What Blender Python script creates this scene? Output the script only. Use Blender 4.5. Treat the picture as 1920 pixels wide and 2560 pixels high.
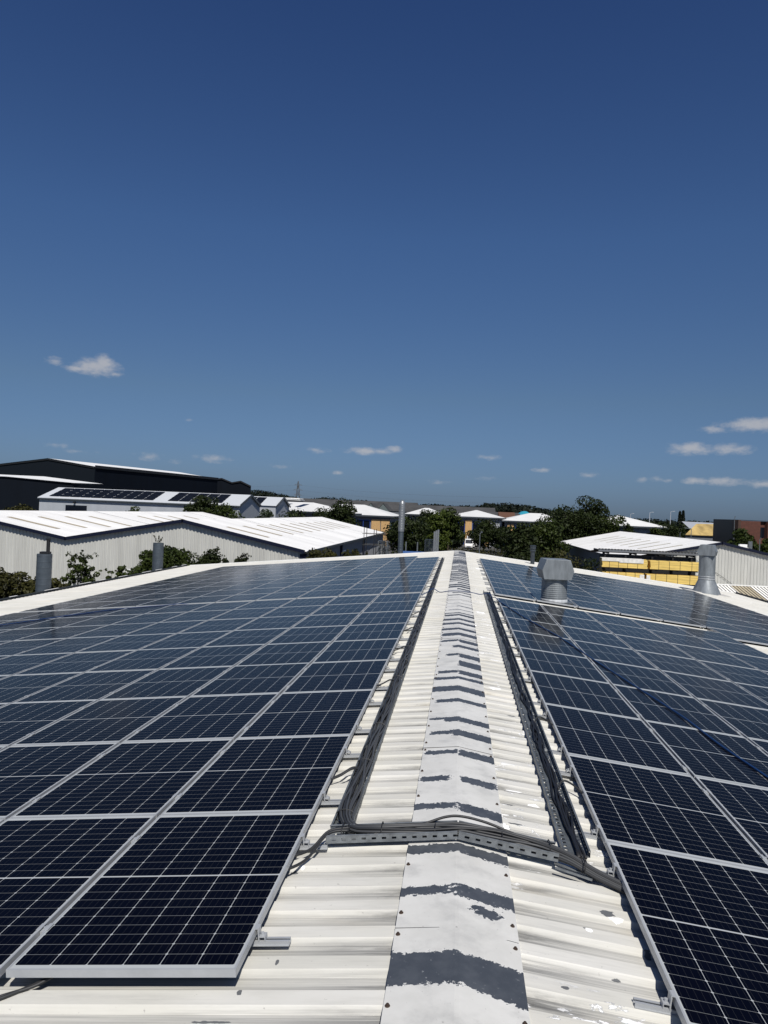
import bpy, math, random
import numpy as np
from mathutils import Matrix, Vector, Euler
R = math.radians
for o in list(bpy.data.objects): bpy.data.objects.remove(o)
SC = bpy.context.scene; COL = SC.collection

# ------------------------------------------------------------ camera
PIT, YAW, ROL = -.0013, .0976, .0409
cam = bpy.data.objects.new('camera', bpy.data.cameras.new('camera')); COL.objects.link(cam)
fw = Vector((-math.sin(YAW)*math.cos(PIT), math.cos(YAW)*math.cos(PIT), math.sin(PIT)))
rt = Vector((math.cos(YAW), math.sin(YAW), 0)); up = rt.cross(fw)
r2 = math.cos(ROL)*rt + math.sin(ROL)*up; u2 = -math.sin(ROL)*rt + math.cos(ROL)*up
m = Matrix.Identity(4)
for i in range(3): m[i][0], m[i][1], m[i][2] = r2[i], u2[i], -fw[i]
m[0][3], m[1][3], m[2][3] = .013, 0, 9.385
cam.matrix_world = m
cam.data.sensor_fit = 'VERTICAL'; cam.data.sensor_height = 24; cam.data.lens = 1943.96/2560*24
cam.data.clip_start = .05; cam.data.clip_end = 6000
SC.camera = cam
SC.render.resolution_x, SC.render.resolution_y = 768, 1024

# ------------------------------------------------------------ light and sky
SUN_EL, SUN_AZ = R(52), R(164)          # azimuth clockwise from +Y
w = bpy.data.worlds.new('World'); SC.world = w; w.use_nodes = True
nt = w.node_tree; nt.nodes.clear()
def N(t, ty, **k):
    n = t.nodes.new(ty)
    for a, b in k.items(): setattr(n, a, b)
    return n
def math_(t, op, a, b=None, c=None, clamp=False):
    n = N(t, 'ShaderNodeMath', operation=op, use_clamp=clamp)
    for i, v in enumerate((a, b, c)):
        if v is None: continue
        if isinstance(v, (int, float)): n.inputs[i].default_value = v
        else: t.links.new(v, n.inputs[i])
    return n.outputs[0]
sky = N(nt, 'ShaderNodeTexSky', sky_type='NISHITA', sun_disc=False, sun_elevation=SUN_EL, sun_rotation=SUN_AZ,
        altitude=60, air_density=1.0, dust_density=.8, ozone_density=.8)
hsv = N(nt, 'ShaderNodeHueSaturation'); hsv.inputs['Saturation'].default_value = 1.0
tint = N(nt, 'ShaderNodeMix', data_type='RGBA', blend_type='MULTIPLY'); tint.inputs[0].default_value = 1; tint.inputs[7].default_value = (.452, .656, 1.042, 1)
nt.links.new(sky.outputs[0], tint.inputs[6]); nt.links.new(tint.outputs[2], hsv.inputs['Color'])
tc = N(nt, 'ShaderNodeTexCoord'); sx = N(nt, 'ShaderNodeSeparateXYZ'); nt.links.new(tc.outputs['Generated'], sx.inputs[0])
az = math_(nt, 'ARCTAN2', sx.outputs[0], sx.outputs[1]); el = math_(nt, 'ARCSINE', sx.outputs[2])
ae = N(nt, 'ShaderNodeCombineXYZ'); nt.links.new(az, ae.inputs[0]); nt.links.new(el, ae.inputs[1])
# small fair-weather clouds: bearing, elevation, half width, half height (radians), density
CLOUDS = [(-.459,.1572,.032,.0130,1.0),(-.450,.1625,.015,.0125,1.0),(-.481,.1535,.018,.0055,.75),(-.437,.151,.014,.005,.6),(-.5048,.1600,.0140,.0062,.64),
 (.345,.1170,.050,.0100,1.0),(.30,.1120,.022,.0055,.6),(.2752,.0893,.036,.0090,.95),(.315,.0890,.034,.0080,.8),(.2371,.0525,.010,.0058,.6),(.2200,.0510,.010,.0042,.45),(.252,.0505,.009,.004,.4),
 (.283,.0515,.022,.0052,.7),(.312,.0520,.026,.0068,.85),(.3533,.0491,.022,.0060,.75),(-.4994,.0615,.018,.0046,.38),(-.4727,.0565,.0231,.0041,.3),(-.3947,.0548,.0257,.0060,.45),(-.362,.051,.012,.005,.3),
 (-.3178,.0566,.0298,.0064,.55),(-.3488,.1029,.0077,.0028,.35),(-.188,.0738,.0216,.0051,.5),(-.126,.0757,.034,.0058,.78),(-.105,.0765,.026,.005,.75),(-.088,.0792,.0160,.0055,.9),(-.2328,.0518,.0206,.0041,.3),
 (.0324,.0738,.0185,.0050,.6),(.1006,.0597,.0154,.0036,.5),(.1569,.0548,.0165,.0046,.5),(-.0299,.04,.0231,.0041,.25),(-.2441,.0802,.0103,.0030,.32),(-.1587,.0465,.0093,.0035,.32),(.03,.047,.02,.004,.25)]
nz = N(nt, 'ShaderNodeTexNoise'); nz.inputs['Scale'].default_value = 95; nz.inputs['Detail'].default_value = 5; nz.inputs['Roughness'].default_value = .6
rmp = N(nt, 'ShaderNodeValToRGB'); nt.links.new(math_(nt, 'DIVIDE', el, .6, clamp=True), rmp.inputs[0])      # clear-air colour by height
for i, (p, c) in enumerate(((.0, (.98, .98, 1.08)), (.035, (.90, .92, 1.06)), (.24, (1.15, 1.04, .90)), (.56, (1.13, 1.14, 1.07)), (.97, (.85, .92, .99)))):
    e_ = rmp.color_ramp.elements[i] if i < 2 else rmp.color_ramp.elements.new(p); e_.position = p; e_.color = (*c, 1)
grade = N(nt, 'ShaderNodeMix', data_type='RGBA', blend_type='MULTIPLY'); grade.inputs[0].default_value = 1
nt.links.new(hsv.outputs[0], grade.inputs[6]); nt.links.new(rmp.outputs[0], grade.inputs[7])
sc_ = N(nt, 'ShaderNodeVectorMath', operation='MULTIPLY'); sc_.inputs[1].default_value = (.55, 1.0, 0)
nt.links.new(ae.outputs[0], sc_.inputs[0]); nt.links.new(sc_.outputs[0], nz.inputs['Vector'])
dens = None
for (a, e, wd, h, s) in CLOUDS:
    d = N(nt, 'ShaderNodeVectorMath', operation='SUBTRACT'); nt.links.new(ae.outputs[0], d.inputs[0]); d.inputs[1].default_value = (a, e, 0)
    q = N(nt, 'ShaderNodeVectorMath', operation='MULTIPLY'); nt.links.new(d.outputs[0], q.inputs[0]); q.inputs[1].default_value = (1/wd, 1/h, 0)
    l = N(nt, 'ShaderNodeVectorMath', operation='LENGTH'); nt.links.new(q.outputs[0], l.inputs[0])
    v = math_(nt, 'MULTIPLY', math_(nt, 'SUBTRACT', 1.12, l.outputs['Value'], clamp=True), s)
    dens = v if dens is None else math_(nt, 'MAXIMUM', dens, v)
gate = math_(nt, 'MULTIPLY', dens, 8, clamp=True)
dn = math_(nt, 'MULTIPLY', math_(nt, 'ADD', dens, math_(nt, 'MULTIPLY', math_(nt, 'SUBTRACT', nz.outputs['Fac'], .53), 1.6)), gate)
mr = N(nt, 'ShaderNodeMapRange', interpolation_type='SMOOTHSTEP'); nt.links.new(dn, mr.inputs[0])
mr.inputs[1].default_value = .0; mr.inputs[2].default_value = 1.0; mr.inputs[3].default_value = 0; mr.inputs[4].default_value = .78
mx = N(nt, 'ShaderNodeMix', data_type='RGBA'); nt.links.new(mr.outputs[0], mx.inputs[0]); nt.links.new(grade.outputs[2], mx.inputs[6])
mx.inputs[7].default_value = (8.2, 8.3, 8.8, 1)
bg = N(nt, 'ShaderNodeBackground'); bg.inputs[1].default_value = .056; nt.links.new(mx.outputs[2], bg.inputs[0])
wo = N(nt, 'ShaderNodeOutputWorld'); nt.links.new(bg.outputs[0], wo.inputs[0])
sl = bpy.data.lights.new('sun', 'SUN'); sl.energy = 4.9; sl.angle = R(.53); sl.color = (1, .955, .88)
so = bpy.data.objects.new('sun', sl); COL.objects.link(so)
sd = Vector((math.sin(SUN_AZ)*math.cos(SUN_EL), math.cos(SUN_AZ)*math.cos(SUN_EL), math.sin(SUN_EL)))
so.rotation_euler = sd.to_track_quat('Z', 'Y').to_euler(); so.location = (0, -20, 40)
vs = SC.view_settings; vs.view_transform = 'Standard'; vs.look = 'None'; vs.exposure = 0; vs.gamma = 1; vs.use_curve_mapping = False
SC.render.engine = 'CYCLES'

# ------------------------------------------------------------ helpers
def T(o, label=None, cat=None, group=None, kind=None):
    if label: o['label'] = label
    if cat: o['category'] = cat
    if group: o['group'] = group
    if kind: o['kind'] = kind
    return o
def thing(name, label, cat, loc=(0, 0, 0), group=None, rot=(0, 0, 0)):
    o = bpy.data.objects.new(name, None); COL.objects.link(o); o.location = loc; o.rotation_euler = rot; o.empty_display_size = .2
    return T(o, label, cat, group)
class MB:
    def __init__(s): s.v = []; s.f = []; s.m = []; s.attr = {}
    def quad(s, *p, mi=0):
        b = len(s.v); s.v += [tuple(q) for q in p]; s.f.append(tuple(range(b, b+len(p)))); s.m.append(mi); return s
    def box(s, x0, x1, y0, y1, z0, z1, mi=0):
        b = len(s.v); s.v += [(x, y, z) for z in (z0, z1) for y in (y0, y1) for x in (x0, x1)]
        for f in ((0,2,3,1),(4,5,7,6),(0,1,5,4),(2,6,7,3),(0,4,6,2),(1,3,7,5)): s.f.append(tuple(b+i for i in f)); s.m.append(mi)
        return s
    def beam(s, a, b, w, h, mi=0, upv=(0, 0, 1)):
        a, b = Vector(a), Vector(b); d = (b-a).normalized(); u = Vector(upv)
        if abs(d.dot(u)) > .99: u = Vector((0, 1, 0))
        x = d.cross(u).normalized(); z = x.cross(d); k = len(s.v)
        for p in (a, b):
            for i, j in ((-1,-1),(1,-1),(1,1),(-1,1)): s.v.append(tuple(p + x*(w/2*i) + z*(h/2*j)))
        for f in ((3,2,1,0),(4,5,6,7),(0,1,5,4),(1,2,6,5),(2,3,7,6),(3,0,4,7)): s.f.append(tuple(k+i for i in f)); s.m.append(mi)
        return s
    def tube(s, pts, r, n=8, cap=True, mi=0):
        pts = [Vector(p) for p in pts]; k = len(s.v); L = len(pts); rr = r if hasattr(r, '__len__') else [r]*L
        u = None
        for i, p in enumerate(pts):
            t = (pts[min(i+1, L-1)] - pts[max(i-1, 0)])
            t = t.normalized() if t.length > 1e-9 else Vector((0, 0, 1))
            if u is None: u = t.cross(Vector((0, 0, 1)) if abs(t.z) < .9 else Vector((0, 1, 0))).normalized()
            else:
                u = u - t*u.dot(t); u.normalize()
            q = t.cross(u)
            for j in range(n):
                a = 2*math.pi*j/n; s.v.append(tuple(p + (u*math.cos(a) + q*math.sin(a))*rr[i]))
        for i in range(L-1):
            for j in range(n):
                a = k+i*n+j; b = k+i*n+(j+1) % n; s.f.append((a, b, b+n, a+n)); s.m.append(mi)
        if cap: s.f.append(tuple(k+j for j in range(n))[::-1]); s.m.append(mi); s.f.append(tuple(k+(L-1)*n+j for j in range(n))); s.m.append(mi)
        return s
    def lathe(s, prof, n=32, c=(0, 0), mi=0):
        k = len(s.v)
        for r, z in prof:
            for j in range(n): a = 2*math.pi*j/n; s.v.append((c[0]+r*math.cos(a), c[1]+r*math.sin(a), z))
        for i in range(len(prof)-1):
            for j in range(n): a = k+i*n+j; b = k+i*n+(j+1) % n; s.f.append((a, b, b+n, a+n)); s.m.append(mi)
        return s
    def prism(s, poly, d, mi=0):
        d = Vector(d); k = len(s.v); n = len(poly); s.v += [tuple(p) for p in poly] + [tuple(Vector(p)+d) for p in poly]
        s.f.append(tuple(k+i for i in range(n))); s.m.append(mi); s.f.append(tuple(k+n+i for i in reversed(range(n)))); s.m.append(mi)
        for i in range(n): j = (i+1) % n; s.f.append((k+i, k+n+i, k+n+j, k+j)); s.m.append(mi)
        return s
    def build(s, name, mats, parent=None, smooth=False, wc=True, label=None):
        me = bpy.data.meshes.new(name); v = np.array(s.v, float)
        if parent is not None and wc: v = v - np.array(parent_loc(parent))
        me.from_pydata(v.tolist(), [], s.f)
        if not isinstance(mats, (list, tuple)): mats = [mats]
        for q in mats: me.materials.append(q)
        if len(mats) > 1: me.polygons.foreach_set('material_index', s.m)
        if smooth: me.polygons.foreach_set('use_smooth', [True]*len(s.f))
        for a, vals in s.attr.items():
            at = me.attributes.new(a, 'FLOAT', 'POINT'); at.data.foreach_set('value', vals)
        me.update(); o = bpy.data.objects.new(name, me); COL.objects.link(o)
        if parent is not None: o.parent = parent
        if label: o['label'] = label
        return o
def parent_loc(p):
    v = Vector((0, 0, 0))
    while p is not None: v += p.location; p = p.parent
    return v
def copy_tree(o, parent=None):
    c = o.copy(); COL.objects.link(c); c.parent = parent
    for ch in list(o.children): copy_tree(ch, c)
    return c

# ------------------------------------------------------------ materials
def M(name, col, rough=.6, metal=0., var=0., scale=3., col2=None, bump=0., bscale=20., stretch=(1, 1, 1), spec=.5, detail=5.):
    mt = bpy.data.materials.new(name); mt.use_nodes = True; t = mt.node_tree; b = t.nodes['Principled BSDF']
    b.inputs['Base Color'].default_value = (*col, 1); b.inputs['Roughness'].default_value = rough; b.inputs['Metallic'].default_value = metal
    b.inputs['Specular IOR Level'].default_value = spec
    if var or col2 or bump:
        c = N(t, 'ShaderNodeTexCoord'); mp = N(t, 'ShaderNodeMapping'); mp.inputs['Scale'].default_value = stretch; t.links.new(c.outputs['Object'], mp.inputs[0])
    if var or col2:
        n = N(t, 'ShaderNodeTexNoise'); n.inputs['Scale'].default_value = scale; n.inputs['Detail'].default_value = detail; n.inputs['Roughness'].default_value = .62
        t.links.new(mp.outputs[0], n.inputs['Vector'])
        k = N(t, 'ShaderNodeMapRange'); t.links.new(n.outputs['Fac'], k.inputs[0]); k.inputs[1].default_value = .35; k.inputs[2].default_value = .65
        x = N(t, 'ShaderNodeMix', data_type='RGBA'); t.links.new(k.outputs[0], x.inputs[0])
        c2 = col2 or tuple(min(1, q*(1+var)) for q in col); c1 = col if col2 else tuple(q*(1-var) for q in col)
        x.inputs[6].default_value = (*c1, 1); x.inputs[7].default_value = (*c2, 1); t.links.new(x.outputs[2], b.inputs['Base Color'])
    if bump:
        n2 = N(t, 'ShaderNodeTexNoise'); n2.inputs['Scale'].default_value = bscale; n2.inputs['Detail'].default_value = 4; t.links.new(mp.outputs[0], n2.inputs['Vector'])
        bp = N(t, 'ShaderNodeBump'); bp.inputs['Strength'].default_value = bump; bp.inputs['Distance'].default_value = .02
        t.links.new(n2.outputs['Fac'], bp.inputs['Height']); t.links.new(bp.outputs[0], b.inputs['Normal'])
    return mt
def leafmat(name, dark, light, scale=.9):
    mt = M(name, dark, .55, col2=light, scale=scale, detail=6); t = mt.node_tree; b = t.nodes['Principled BSDF']
    b.inputs['Specular IOR Level'].default_value = .12
    return mt
alu = M('aluminium', (.385, .40, .415), .42, .2, var=.06, scale=6)
galv = M('galvanised', (.21, .225, .235), .45, .4, var=.28, scale=14, bump=.05)
galvd = M('weathered_galvanised', (.13, .145, .155), .5, .4, var=.3, scale=9)
blackmetal = M('black_metal', (.012, .012, .013), .5)
darkmetal = M('charcoal_metal', (.045, .055, .065), .45, .2, var=.15)
cablem = M('cable_sheath', (.026, .027, .029), .5, spec=.35); cablel = M('grey_cable_sheath', (.052, .054, .057), .5, spec=.4)
hosem = M('blue_hose', (.004, .030, .115), .45)
navy = M('navy_trim', (.0035, .006, .020), .5, spec=.3)
navyclad = M('navy_cladding', (.0022, .0042, .0085), .7, spec=.15, var=.15, scale=.4, stretch=(1, 1, .2))
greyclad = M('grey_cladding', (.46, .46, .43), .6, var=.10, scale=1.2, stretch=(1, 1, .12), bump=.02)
paleclad = M('pale_cladding', (.35, .37, .40), .6, var=.06, scale=.6, stretch=(1, 1, .2))
midclad = M('mid_grey_cladding', (.13, .14, .16), .6, var=.1, scale=.6, stretch=(1, 1, .2))
whitep = M('white_paint', (.78, .78, .76), .5, var=.05)
brickY = M('yellow_brick', (.48, .30, .13), .85, var=.14, scale=5, bump=.1)
brickR = M('red_brick', (.088, .031, .020), .85, var=.2, scale=2.5, bump=.1)
glassd = M('dark_glazing', (.006, .008, .014), .12)
bluef = M('blue_frame', (.02, .06, .30), .4)
timber = M('sawn_timber', (.76, .54, .15), .7, var=.25, scale=4, stretch=(.15, 1, 3))
wrap = M('white_wrap', (.75, .73, .68), .4, var=.15, scale=4)
greyroof = M('weathered_sheet_roof', (.062, .062, .062), .85, spec=.2, var=.25, scale=.15)
brownroof = M('brown_tile_roof', (.10, .045, .025), .85, var=.15)
yellowroof = M('yellow_lichen_roof', (.42, .30, .11), .85, var=.35, scale=.5, stretch=(1, .25, 1))
bark = M('bark', (.06, .045, .032), .9, var=.3, scale=8)
asphalt = M('asphalt', (.06, .06, .06), .9, var=.25, scale=.5, bump=.1)
grassm = M('grass', (.030, .050, .014), .9, var=.35, scale=.2)
redp = M('red_paint', (.36, .018, .014), .4, var=.1)
yellowp = M('yellow_paint', (.75, .36, .02), .35)
turq = M('turquoise_sheet', (.03, .36, .50), .5)
tyrem = M('rubber', (.015, .015, .015), .8)
lf_dark = leafmat('foliage_dark', (0.0059, 0.0096, 0.0030), (0.0252, 0.0355, 0.0089), 1.2)
lf_mid = leafmat('foliage_mid', (0.0089, 0.0155, 0.0037), (0.0385, 0.0533, 0.0104), 1.0)
lf_light = leafmat('foliage_light', (0.0222, 0.0370, 0.0052), (0.0555, 0.0703, 0.0118), 1.0)
lf_grey = leafmat('foliage_grey', (0.0133, 0.0207, 0.0111), (0.0385, 0.0503, 0.0266), 1.4)
lf_olive = leafmat('foliage_olive', (0.0133, 0.0141, 0.0037), (0.0533, 0.0518, 0.0148), 2.5)
lf_far = leafmat('foliage_far', (0.0074, 0.0111, 0.0074), (0.0163, 0.0215, 0.0133), .08)

# white warehouse roof sheet: fine down-slope ribs as bump, chalky dirt
def sheet_roof(name, col, axis=0, pitch=.33, dirt=.08):
    mt = M(name, col, .55, var=dirt, scale=.35, stretch=((.2, 1, 1) if axis == 1 else (1, .2, 1))); t = mt.node_tree; b = t.nodes['Principled BSDF']
    c = N(t, 'ShaderNodeTexCoord'); s = N(t, 'ShaderNodeSeparateXYZ'); t.links.new(c.outputs['Object'], s.inputs[0])
    wv = math_(t, 'SINE', math_(t, 'MULTIPLY', s.outputs[axis], 2*math.pi/pitch))
    bp = N(t, 'ShaderNodeBump'); bp.inputs['Strength'].default_value = .35; bp.inputs['Distance'].default_value = .03
    t.links.new(wv, bp.inputs['Height']); t.links.new(bp.outputs[0], b.inputs['Normal']); return mt
whiteroof = sheet_roof('white_roof_sheet', (.84, .83, .80), 1)
whiteroofx = sheet_roof('white_roof_sheet_b', (.84, .83, .80), 0)
beige = M('beige_rooflight', (.42, .36, .25), .5, var=.12, scale=.8)

# solar cells: six columns of half cells, white gaps, busbars
def cell_material():
    mt = bpy.data.materials.new('solar_cells'); mt.use_nodes = True; t = mt.node_tree; b = t.nodes['Principled BSDF']
    c = N(t, 'ShaderNodeTexCoord'); s = N(t, 'ShaderNodeSeparateXYZ'); t.links.new(c.outputs['Object'], s.inputs[0])
    X, Y = s.outputs[0], s.outputs[1]; CW, CH = .1665, .0834
    u = math_(t, 'DIVIDE', math_(t, 'ADD', X, 3*CW), CW); ay = math_(t, 'ABSOLUTE', Y)
    v = math_(t, 'DIVIDE', math_(t, 'SUBTRACT', ay, .0065), CH)
    du = math_(t, 'MULTIPLY', math_(t, 'SUBTRACT', .5, math_(t, 'ABSOLUTE', math_(t, 'SUBTRACT', math_(t, 'FRACT', u), .5))), CW)
    dv = math_(t, 'MULTIPLY', math_(t, 'SUBTRACT', .5, math_(t, 'ABSOLUTE', math_(t, 'SUBTRACT', math_(t, 'FRACT', v), .5))), CH)
    lu = math_(t, 'LESS_THAN', du, .0014); lv = math_(t, 'LESS_THAN', dv, .0011)
    dm = math_(t, 'LESS_THAN', math_(t, 'ADD', du, dv), .0078)
    edge = math_(t, 'MAXIMUM', math_(t, 'GREATER_THAN', math_(t, 'ABSOLUTE', X), 3*CW-.0012), math_(t, 'MAXIMUM', math_(t, 'GREATER_THAN', ay, .0065+10*CH-.001), math_(t, 'LESS_THAN', ay, .0062)))
    white = math_(t, 'MAXIMUM', math_(t, 'MAXIMUM', lu, dm), edge)
    line = math_(t, 'MAXIMUM', white, math_(t, 'MULTIPLY', lv, .5))
    bb = math_(t, 'FRACT', math_(t, 'MULTIPLY', u, 5)); bbl = math_(t, 'LESS_THAN', math_(t, 'ABSOLUTE', math_(t, 'SUBTRACT', bb, .5)), .02)
    fin = math_(t, 'MAXIMUM', line, math_(t, 'MULTIPLY', bbl, .06))
    n = N(t, 'ShaderNodeTexNoise'); n.inputs['Scale'].default_value = 1.3; t.links.new(c.outputs['Object'], n.inputs['Vector'])
    cellc = N(t, 'ShaderNodeMix', data_type='RGBA'); oi0 = N(t, 'ShaderNodeObjectInfo'); t.links.new(math_(t, 'ADD', math_(t, 'MULTIPLY', n.outputs['Fac'], .5), math_(t, 'MULTIPLY', oi0.outputs['Random'], .7)), cellc.inputs[0])
    cellc.inputs[6].default_value = (.0006, .0010, .0042, 1); cellc.inputs[7].default_value = (.0008, .0014, .0060, 1)
    x = N(t, 'ShaderNodeMix', data_type='RGBA'); t.links.new(fin, x.inputs[0]); t.links.new(cellc.outputs[2], x.inputs[6]); x.inputs[7].default_value = (.38, .40, .41, 1)
    # a thin film of dust and a few specks
    oi = N(t, 'ShaderNodeObjectInfo'); ad = N(t, 'ShaderNodeVectorMath', operation='ADD'); t.links.new(c.outputs['Object'], ad.inputs[0])
    cr = N(t, 'ShaderNodeCombineXYZ'); t.links.new(math_(t, 'MULTIPLY', oi.outputs['Random'], 50), cr.inputs[0]); t.links.new(cr.outputs[0], ad.inputs[1])
    vo = N(t, 'ShaderNodeTexVoronoi'); vo.inputs['Scale'].default_value = 2.6; t.links.new(ad.outputs[0], vo.inputs['Vector'])
    sp = math_(t, 'MULTIPLY', math_(t, 'LESS_THAN', vo.outputs['Distance'], .014), .5)
    n2 = N(t, 'ShaderNodeTexNoise'); n2.inputs['Scale'].default_value = 2.2; n2.inputs['Detail'].default_value = 6; t.links.new(ad.outputs[0], n2.inputs['Vector'])
    ds = math_(t, 'MULTIPLY', n2.outputs['Fac'], .004)
    x2 = N(t, 'ShaderNodeMix', data_type='RGBA'); t.links.new(math_(t, 'MAXIMUM', sp, ds), x2.inputs[0]); t.links.new(x.outputs[2], x2.inputs[6]); x2.inputs[7].default_value = (.45, .44, .40, 1)
    t.links.new(x2.outputs[2], b.inputs['Base Color'])
    b.inputs['Roughness'].default_value = .12; b.inputs['IOR'].default_value = 1.08
    return mt
cells = cell_material()

# ============================================================ own building
SL, SR, APEX, XC = .1005, .1068, 7.42, .075
def zroof(x): return APEX - (math.tan(SL)*-x if x < 0 else math.tan(SR)*x)
YN, YF, XL, XR = -7.0, 42.0, -14.75, 14.2
FLAKES = [(.87,4.17,.035,.035,0),(.905,4.13,.04,.018,1),(.72,3.99,.022,.03,0),(.735,3.96,.018,.02,1),(1.0,3.86,.018,.022,0),(.55,4.93,.09,.028,0),(.60,4.98,.05,.012,1),(.46,5.16,.05,.012,0),(.45,5.80,.10,.035,0),(.50,5.86,.06,.014,1),(.43,5.5,.05,.02,0),(.62,5.62,.05,.012,1),
 (-.84,4.35,.02,.02,0),(-.80,4.38,.014,.01,1),(-.95,4.13,.02,.02,0),(-.93,4.1,.016,.01,1),(-.72,3.42,.008,.02,0),(-.83,3.20,.012,.02,0),(-.9,3.05,.10,.008,0),(.98,3.45,.03,.012,0),(.55,3.42,.016,.012,0),(.80,3.6,.02,.008,0),
 (.60,14.6,.16,.05,1),(.66,15.4,.16,.07,1),(.52,16.3,.1,.05,1),(.63,17.2,.14,.06,1),(.50,19.2,.11,.06,1),(.56,13.1,.16,.03,1),(.60,11.0,.10,.03,1),(.50,9.2,.08,.02,1),(.62,8.0,.05,.02,0),(.92,24.,.10,.10,1),(.88,26.,.12,.12,1),(.95,28.5,.10,.12,1),(.80,30.,.12,.1,1),(.92,32.5,.1,.14,1)]
def roof_material():
    mt = bpy.data.materials.new('painted_roof_sheet'); mt.use_nodes = True; t = mt.node_tree; b = t.nodes['Principled BSDF']
    c = N(t, 'ShaderNodeTexCoord'); s = N(t, 'ShaderNodeSeparateXYZ'); t.links.new(c.outputs['Object'], s.inputs[0])
    at = N(t, 'ShaderNodeAttribute', attribute_name='pan')
    def noise(scale, stretch, det=5, ro=.6):
        mp = N(t, 'ShaderNodeMapping'); mp.inputs['Scale'].default_value = stretch; t.links.new(c.outputs['Object'], mp.inputs[0])
        n = N(t, 'ShaderNodeTexNoise'); n.inputs['Scale'].default_value = scale; n.inputs['Detail'].default_value = det; n.inputs['Roughness'].default_value = ro
        t.links.new(mp.outputs[0], n.inputs['Vector']); return n.outputs['Fac']
    def ramp(v, a, b_):
        k = N(t, 'ShaderNodeMapRange', interpolation_type='SMOOTHSTEP'); t.links.new(v, k.inputs[0]); k.inputs[1].default_value = a; k.inputs[2].default_value = b_; return k.outputs[0]
    def mix(f, a, col):
        x = N(t, 'ShaderNodeMix', data_type='RGBA'); t.links.new(f, x.inputs[0])
        if isinstance(a, tuple): x.inputs[6].default_value = (*a, 1)
        else: t.links.new(a, x.inputs[6])
        x.inputs[7].default_value = (*col, 1); return x.outputs[2]
    col = mix(ramp(noise(2, (.4, 1, 1)), .3, .7), (.55, .54, .49), (.64, .63, .59))
    streak = math_(t, 'ADD', .20, math_(t, 'MULTIPLY', ramp(noise(3.2, (.16, 13, 1), 8, .72), .38, .64), .78))                 # dirt runs down the slope in the pans
    ax = math_(t, 'ABSOLUTE', math_(t, 'SUBTRACT', s.outputs[0], .075))
    nearcap = math_(t, 'SUBTRACT', 1, ramp(ax, .28, .75))
    d1 = math_(t, 'MULTIPLY', at.outputs['Fac'], math_(t, 'MULTIPLY', streak, math_(t, 'ADD', .62, math_(t, 'MULTIPLY', nearcap, .45))), clamp=True)
    col = mix(d1, col, (.215, .215, .208))
    d2 = math_(t, 'MULTIPLY', math_(t, 'MULTIPLY', ramp(noise(2.0, (.8, 6, 1), 7, .7), .46, .68), nearcap), math_(t, 'ADD', .12, math_(t, 'MULTIPLY', at.outputs['Fac'], .88)))
    col = mix(d2, col, (.13, .13, .125))
    col = mix(math_(t, 'MULTIPLY', ramp(noise(3.4, (.35, 3.2, 1), 9, .75), .45, .72), .38), col, (.36, .355, .335))
    fine = ramp(noise(3.0, (.22, 34, 1), 4, .6), .56, .70); col = mix(math_(t, 'MULTIPLY', fine, math_(t, 'ADD', .10, math_(t, 'MULTIPLY', at.outputs['Fac'], .34))), col, (.16, .158, .15))
    yel = ramp(noise(1.2, (.5, 2, 1)), .52, .75); col = mix(math_(t, 'MULTIPLY', yel, .4), col, (.62, .56, .44))
    spk = ramp(noise(34, (1, 1, 1), 4), .69, .73); col = mix(math_(t, 'MULTIPLY', spk, .55), col, (.20, .19, .18))
    # flaked paint on the slope to the cowls: bare shiny metal and dark primer
    sideR = math_(t, 'GREATER_THAN', s.outputs[0], .3)
    big = ramp(noise(.9, (1, 1, 1), 2), .48, .60)
    fl = math_(t, 'MULTIPLY', math_(t, 'MULTIPLY', sideR, big), ramp(noise(5.5, (1.1, 2.6, 1), 6, .65), .585, .60))
    fl2 = math_(t, 'MULTIPLY', math_(t, 'MULTIPLY', sideR, big), ramp(noise(5.5, (1.1, 2.6, 1), 6, .65), .605, .615))
    col = mix(fl, col, (.30, .31, .32)); col = mix(fl2, col, (.85, .85, .84))
    wob = N(t, 'ShaderNodeTexNoise'); wob.inputs['Scale'].default_value = 22; wob.inputs['Detail'].default_value = 5; wob.inputs['Roughness'].default_value = .7; t.links.new(c.outputs['Object'], wob.inputs['Vector'])
    wv = math_(t, 'MULTIPLY', math_(t, 'SUBTRACT', wob.outputs['Fac'], .5), 2.4); dk_ = wt_ = None
    for (fx, fy, rx, ry, kind) in FLAKES:
        sb_ = N(t, 'ShaderNodeVectorMath', operation='SUBTRACT'); t.links.new(c.outputs['Object'], sb_.inputs[0]); sb_.inputs[1].default_value = (fx, fy, 0)
        ml_ = N(t, 'ShaderNodeVectorMath', operation='MULTIPLY'); t.links.new(sb_.outputs[0], ml_.inputs[0]); ml_.inputs[1].default_value = (1/rx, 1/ry, 0)
        ln_ = N(t, 'ShaderNodeVectorMath', operation='LENGTH'); t.links.new(ml_.outputs[0], ln_.inputs[0])
        v_ = math_(t, 'SUBTRACT', 1, math_(t, 'ADD', ln_.outputs['Value'], wv))
        if kind: wt_ = v_ if wt_ is None else math_(t, 'MAXIMUM', wt_, v_)
        else: dk_ = v_ if dk_ is None else math_(t, 'MAXIMUM', dk_, v_)
    col = mix(ramp(dk_, 0, .06), col, (.12, .125, .13)); col = mix(ramp(wt_, 0, .06), col, (.88, .88, .87))
    t.links.new(col, b.inputs['Base Color']); b.inputs['Roughness'].default_value = .8; b.inputs['Specular IOR Level'].default_value = .25
    bp = N(t, 'ShaderNodeBump'); bp.inputs['Strength'].default_value = .16; bp.inputs['Distance'].default_value = .01
    t.links.new(noise(5, (.5, 1, 1), 3), bp.inputs['Height']); t.links.new(bp.outputs[0], b.inputs['Normal']); return mt
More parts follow.
